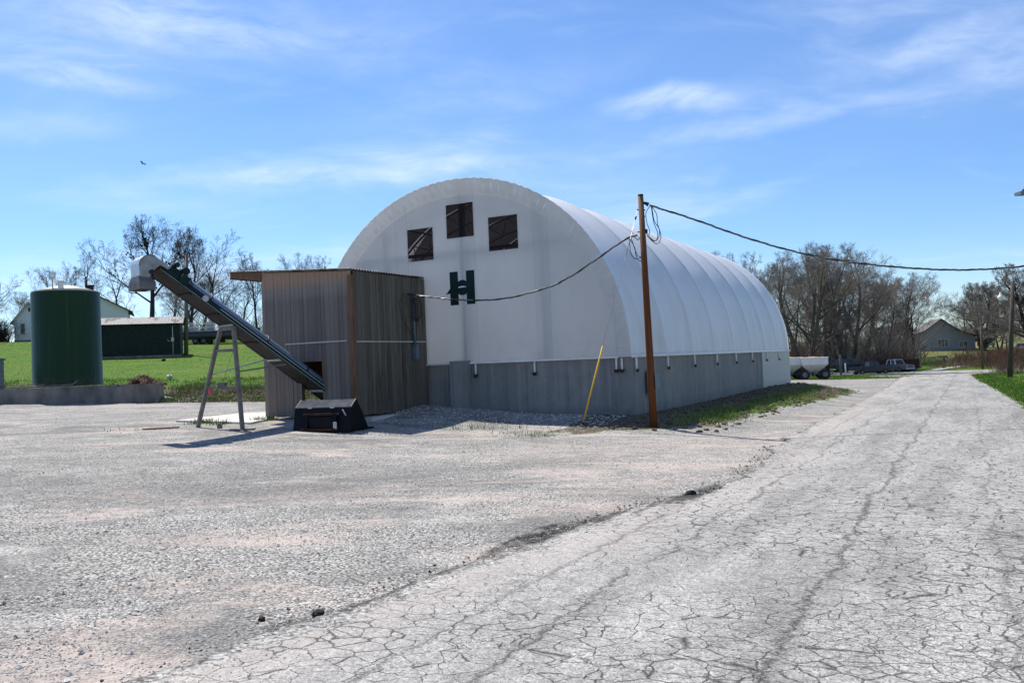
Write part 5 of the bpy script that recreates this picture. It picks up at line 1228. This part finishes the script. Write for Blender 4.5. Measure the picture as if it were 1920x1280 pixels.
# ------------------------------------------------------------------ light, sky, camera
AZ = math.atan2(-.6, .8); EL = rad(56.5)
w = bpy.data.worlds.new('World'); bpy.context.scene.world = w; w.use_nodes = True
nt = w.node_tree; nt.nodes.clear(); N_ = nt.nodes; Lk = nt.links.new
sky = N_.new('ShaderNodeTexSky'); sky.sky_type = 'NISHITA'; sky.sun_disc = False; sky.sun_elevation = EL; sky.sun_rotation = AZ; sky.air_density = 1.0; sky.dust_density = .3; sky.ozone_density = 2.2; sky.altitude = 200
class WN(NT):
    def __init__(s): s.t = nt; s.n = nt.nodes; s.tc = s.n.new('ShaderNodeTexCoord')
k = WN(); g = k.tc.outputs['Generated']; X = k.sep(g)
inv = k.math('DIVIDE', 1, k.math('ADD', k.math('MAXIMUM', X[2], 0), .16))
cb = k.n.new('ShaderNodeCombineXYZ'); k.put(cb.inputs[0], k.math('MULTIPLY', X[0], inv)); k.put(cb.inputs[1], k.math('MULTIPLY', X[1], inv)); cv_ = cb.outputs[0]
cv2 = k.sc(cv_, 1, 1, 1)
warp = k.add(cv_, k.noisec(cv_, 1.2, 4), .55)
n1 = k.noise(k.sc(warp, .75, 1.5, 1), 1.15, 9, .58, .3); n2 = k.noise(k.sc(warp, 1.4, 4.2, 1), 2.2, 8, .62, .5); n3 = k.noise(cv_, .55, 3, .5)
cl = k.math('MULTIPLY', k.rng(n1, .46, .78, 0, 1, True), k.rng(n2, .3, .72, .25, 1))
cl = k.math('ADD', cl, k.rng(n3, .4, .8, .0, .22), clamp=True)
def wisp(px, py, rx, ry, tilt, amt):     # a cirrus patch around one direction of the sky
    d = ray(px, py).normalized(); ri = Vector((d.y, -d.x, 0)).normalized(); up = ri.cross(d)
    r2 = ri*math.cos(tilt)+up*math.sin(tilt); u2 = -ri*math.sin(tilt)+up*math.cos(tilt)
    def dot(v): q = k.n.new('ShaderNodeVectorMath'); q.operation = 'DOT_PRODUCT'; k.put(q.inputs[0], gw); q.inputs[1].default_value = v; return q.outputs['Value']
    a = k.math('DIVIDE', dot(r2), rx); b = k.math('DIVIDE', dot(u2), ry)
    # offset so the patch is centred on d
    a = k.math('SUBTRACT', a, 0); b = k.math('SUBTRACT', b, 0)
    rr_ = k.math('SQRT', k.math('ADD', k.math('MULTIPLY', a, a), k.math('MULTIPLY', b, b)))
    front = k.rng(dot(d), .2, .5)
    return k.math('MULTIPLY', k.math('MULTIPLY', k.rng(rr_, .1, 1.25, 1, 0, True), front), k.rng(wn, .28, .66, .15*amt, amt))
gw = k.add(g, k.noisec(g, 7, 5), .07); gw = k.add(gw, (-.5, -.5, -.5), .07)
wn = k.noise(k.sc(k.add(g, k.noisec(g, 5, 3), .1), 9, 9, 34), 1.6, 8, .62)
for a in ((1265, 193, .085, .018, -.06, .8), (1740, 82, .11, .020, .14, .62), (1880, 110, .07, .03, -.1, .5), (110, 132, .12, .013, -.10, .62), (480, 335, .20, .016, .03, .55), (250, 30, .16, .035, -.06, .75), (1380, 240, .2, .014, .16, .38), (760, 318, .18, .014, .03, .38), (60, 228, .10, .016, .1, .38), (560, 60, .2, .06, -.1, .35), (900, 170, .22, .03, .2, .25)):
    cl = k.math('ADD', cl, wisp(*a), clamp=True)
hz_ = k.rng(X[2], -.02, .22, .16, 0)
hs = k.n.new('ShaderNodeHueSaturation'); hs.inputs['Saturation'].default_value = 1.12; hs.inputs['Value'].default_value = 1.0; Lk(sky.outputs[0], hs.inputs['Color'])
skyc = k.mix(1.0, hs.outputs[0], (.62, .735, .90), 'MULTIPLY')
skyc = k.mix(k.math('MULTIPLY', cl, .62), skyc, (5.4, 6.1, 7.2))
bg = N_.new('ShaderNodeBackground'); Lk(skyc, bg.inputs[0]); bg.inputs[1].default_value = .1
wo = N_.new('ShaderNodeOutputWorld'); Lk(bg.outputs[0], wo.inputs[0])
sd = bpy.data.lights.new('sun', 'SUN'); sd.energy = 4.0; sd.angle = rad(.53); sd.color = (1, .94, .84)
so = bpy.data.objects.new('sun', sd); C.objects.link(so)
tosun = Vector((math.sin(AZ)*math.cos(EL), math.cos(AZ)*math.cos(EL), math.sin(EL))); so.rotation_euler = tosun.to_track_quat('Z', 'Y').to_euler(); so.location = (0, 0, 60)

cd = bpy.data.cameras.new('camera'); cam = bpy.data.objects.new('camera', cd); C.objects.link(cam)
cd.sensor_width = 36; cd.lens = 36*F/1920; cd.clip_end = 5000; cd.clip_start = .1
c, s = math.cos(PITCH), math.sin(PITCH); Xa = Vector((1, 0, 0)); U = Vector((0, -s, c)); Fw = Vector((0, c, s)); cr, sr = math.cos(ROLL), math.sin(ROLL)
Rt = Xa*cr-U*sr; Up = Xa*sr+U*cr
cam.matrix_world = Matrix(((Rt.x, Up.x, -Fw.x, 0), (Rt.y, Up.y, -Fw.y, 0), (Rt.z, Up.z, -Fw.z, CH), (0, 0, 0, 1)))
sc = bpy.context.scene; sc.camera = cam
sc.view_settings.view_transform = 'Standard'; sc.view_settings.look = 'None'; sc.view_settings.exposure = .82; sc.view_settings.gamma = 1
sc.render.engine = 'CYCLES'; sc.cycles.max_bounces = 8; sc.cycles.transparent_max_bounces = 16
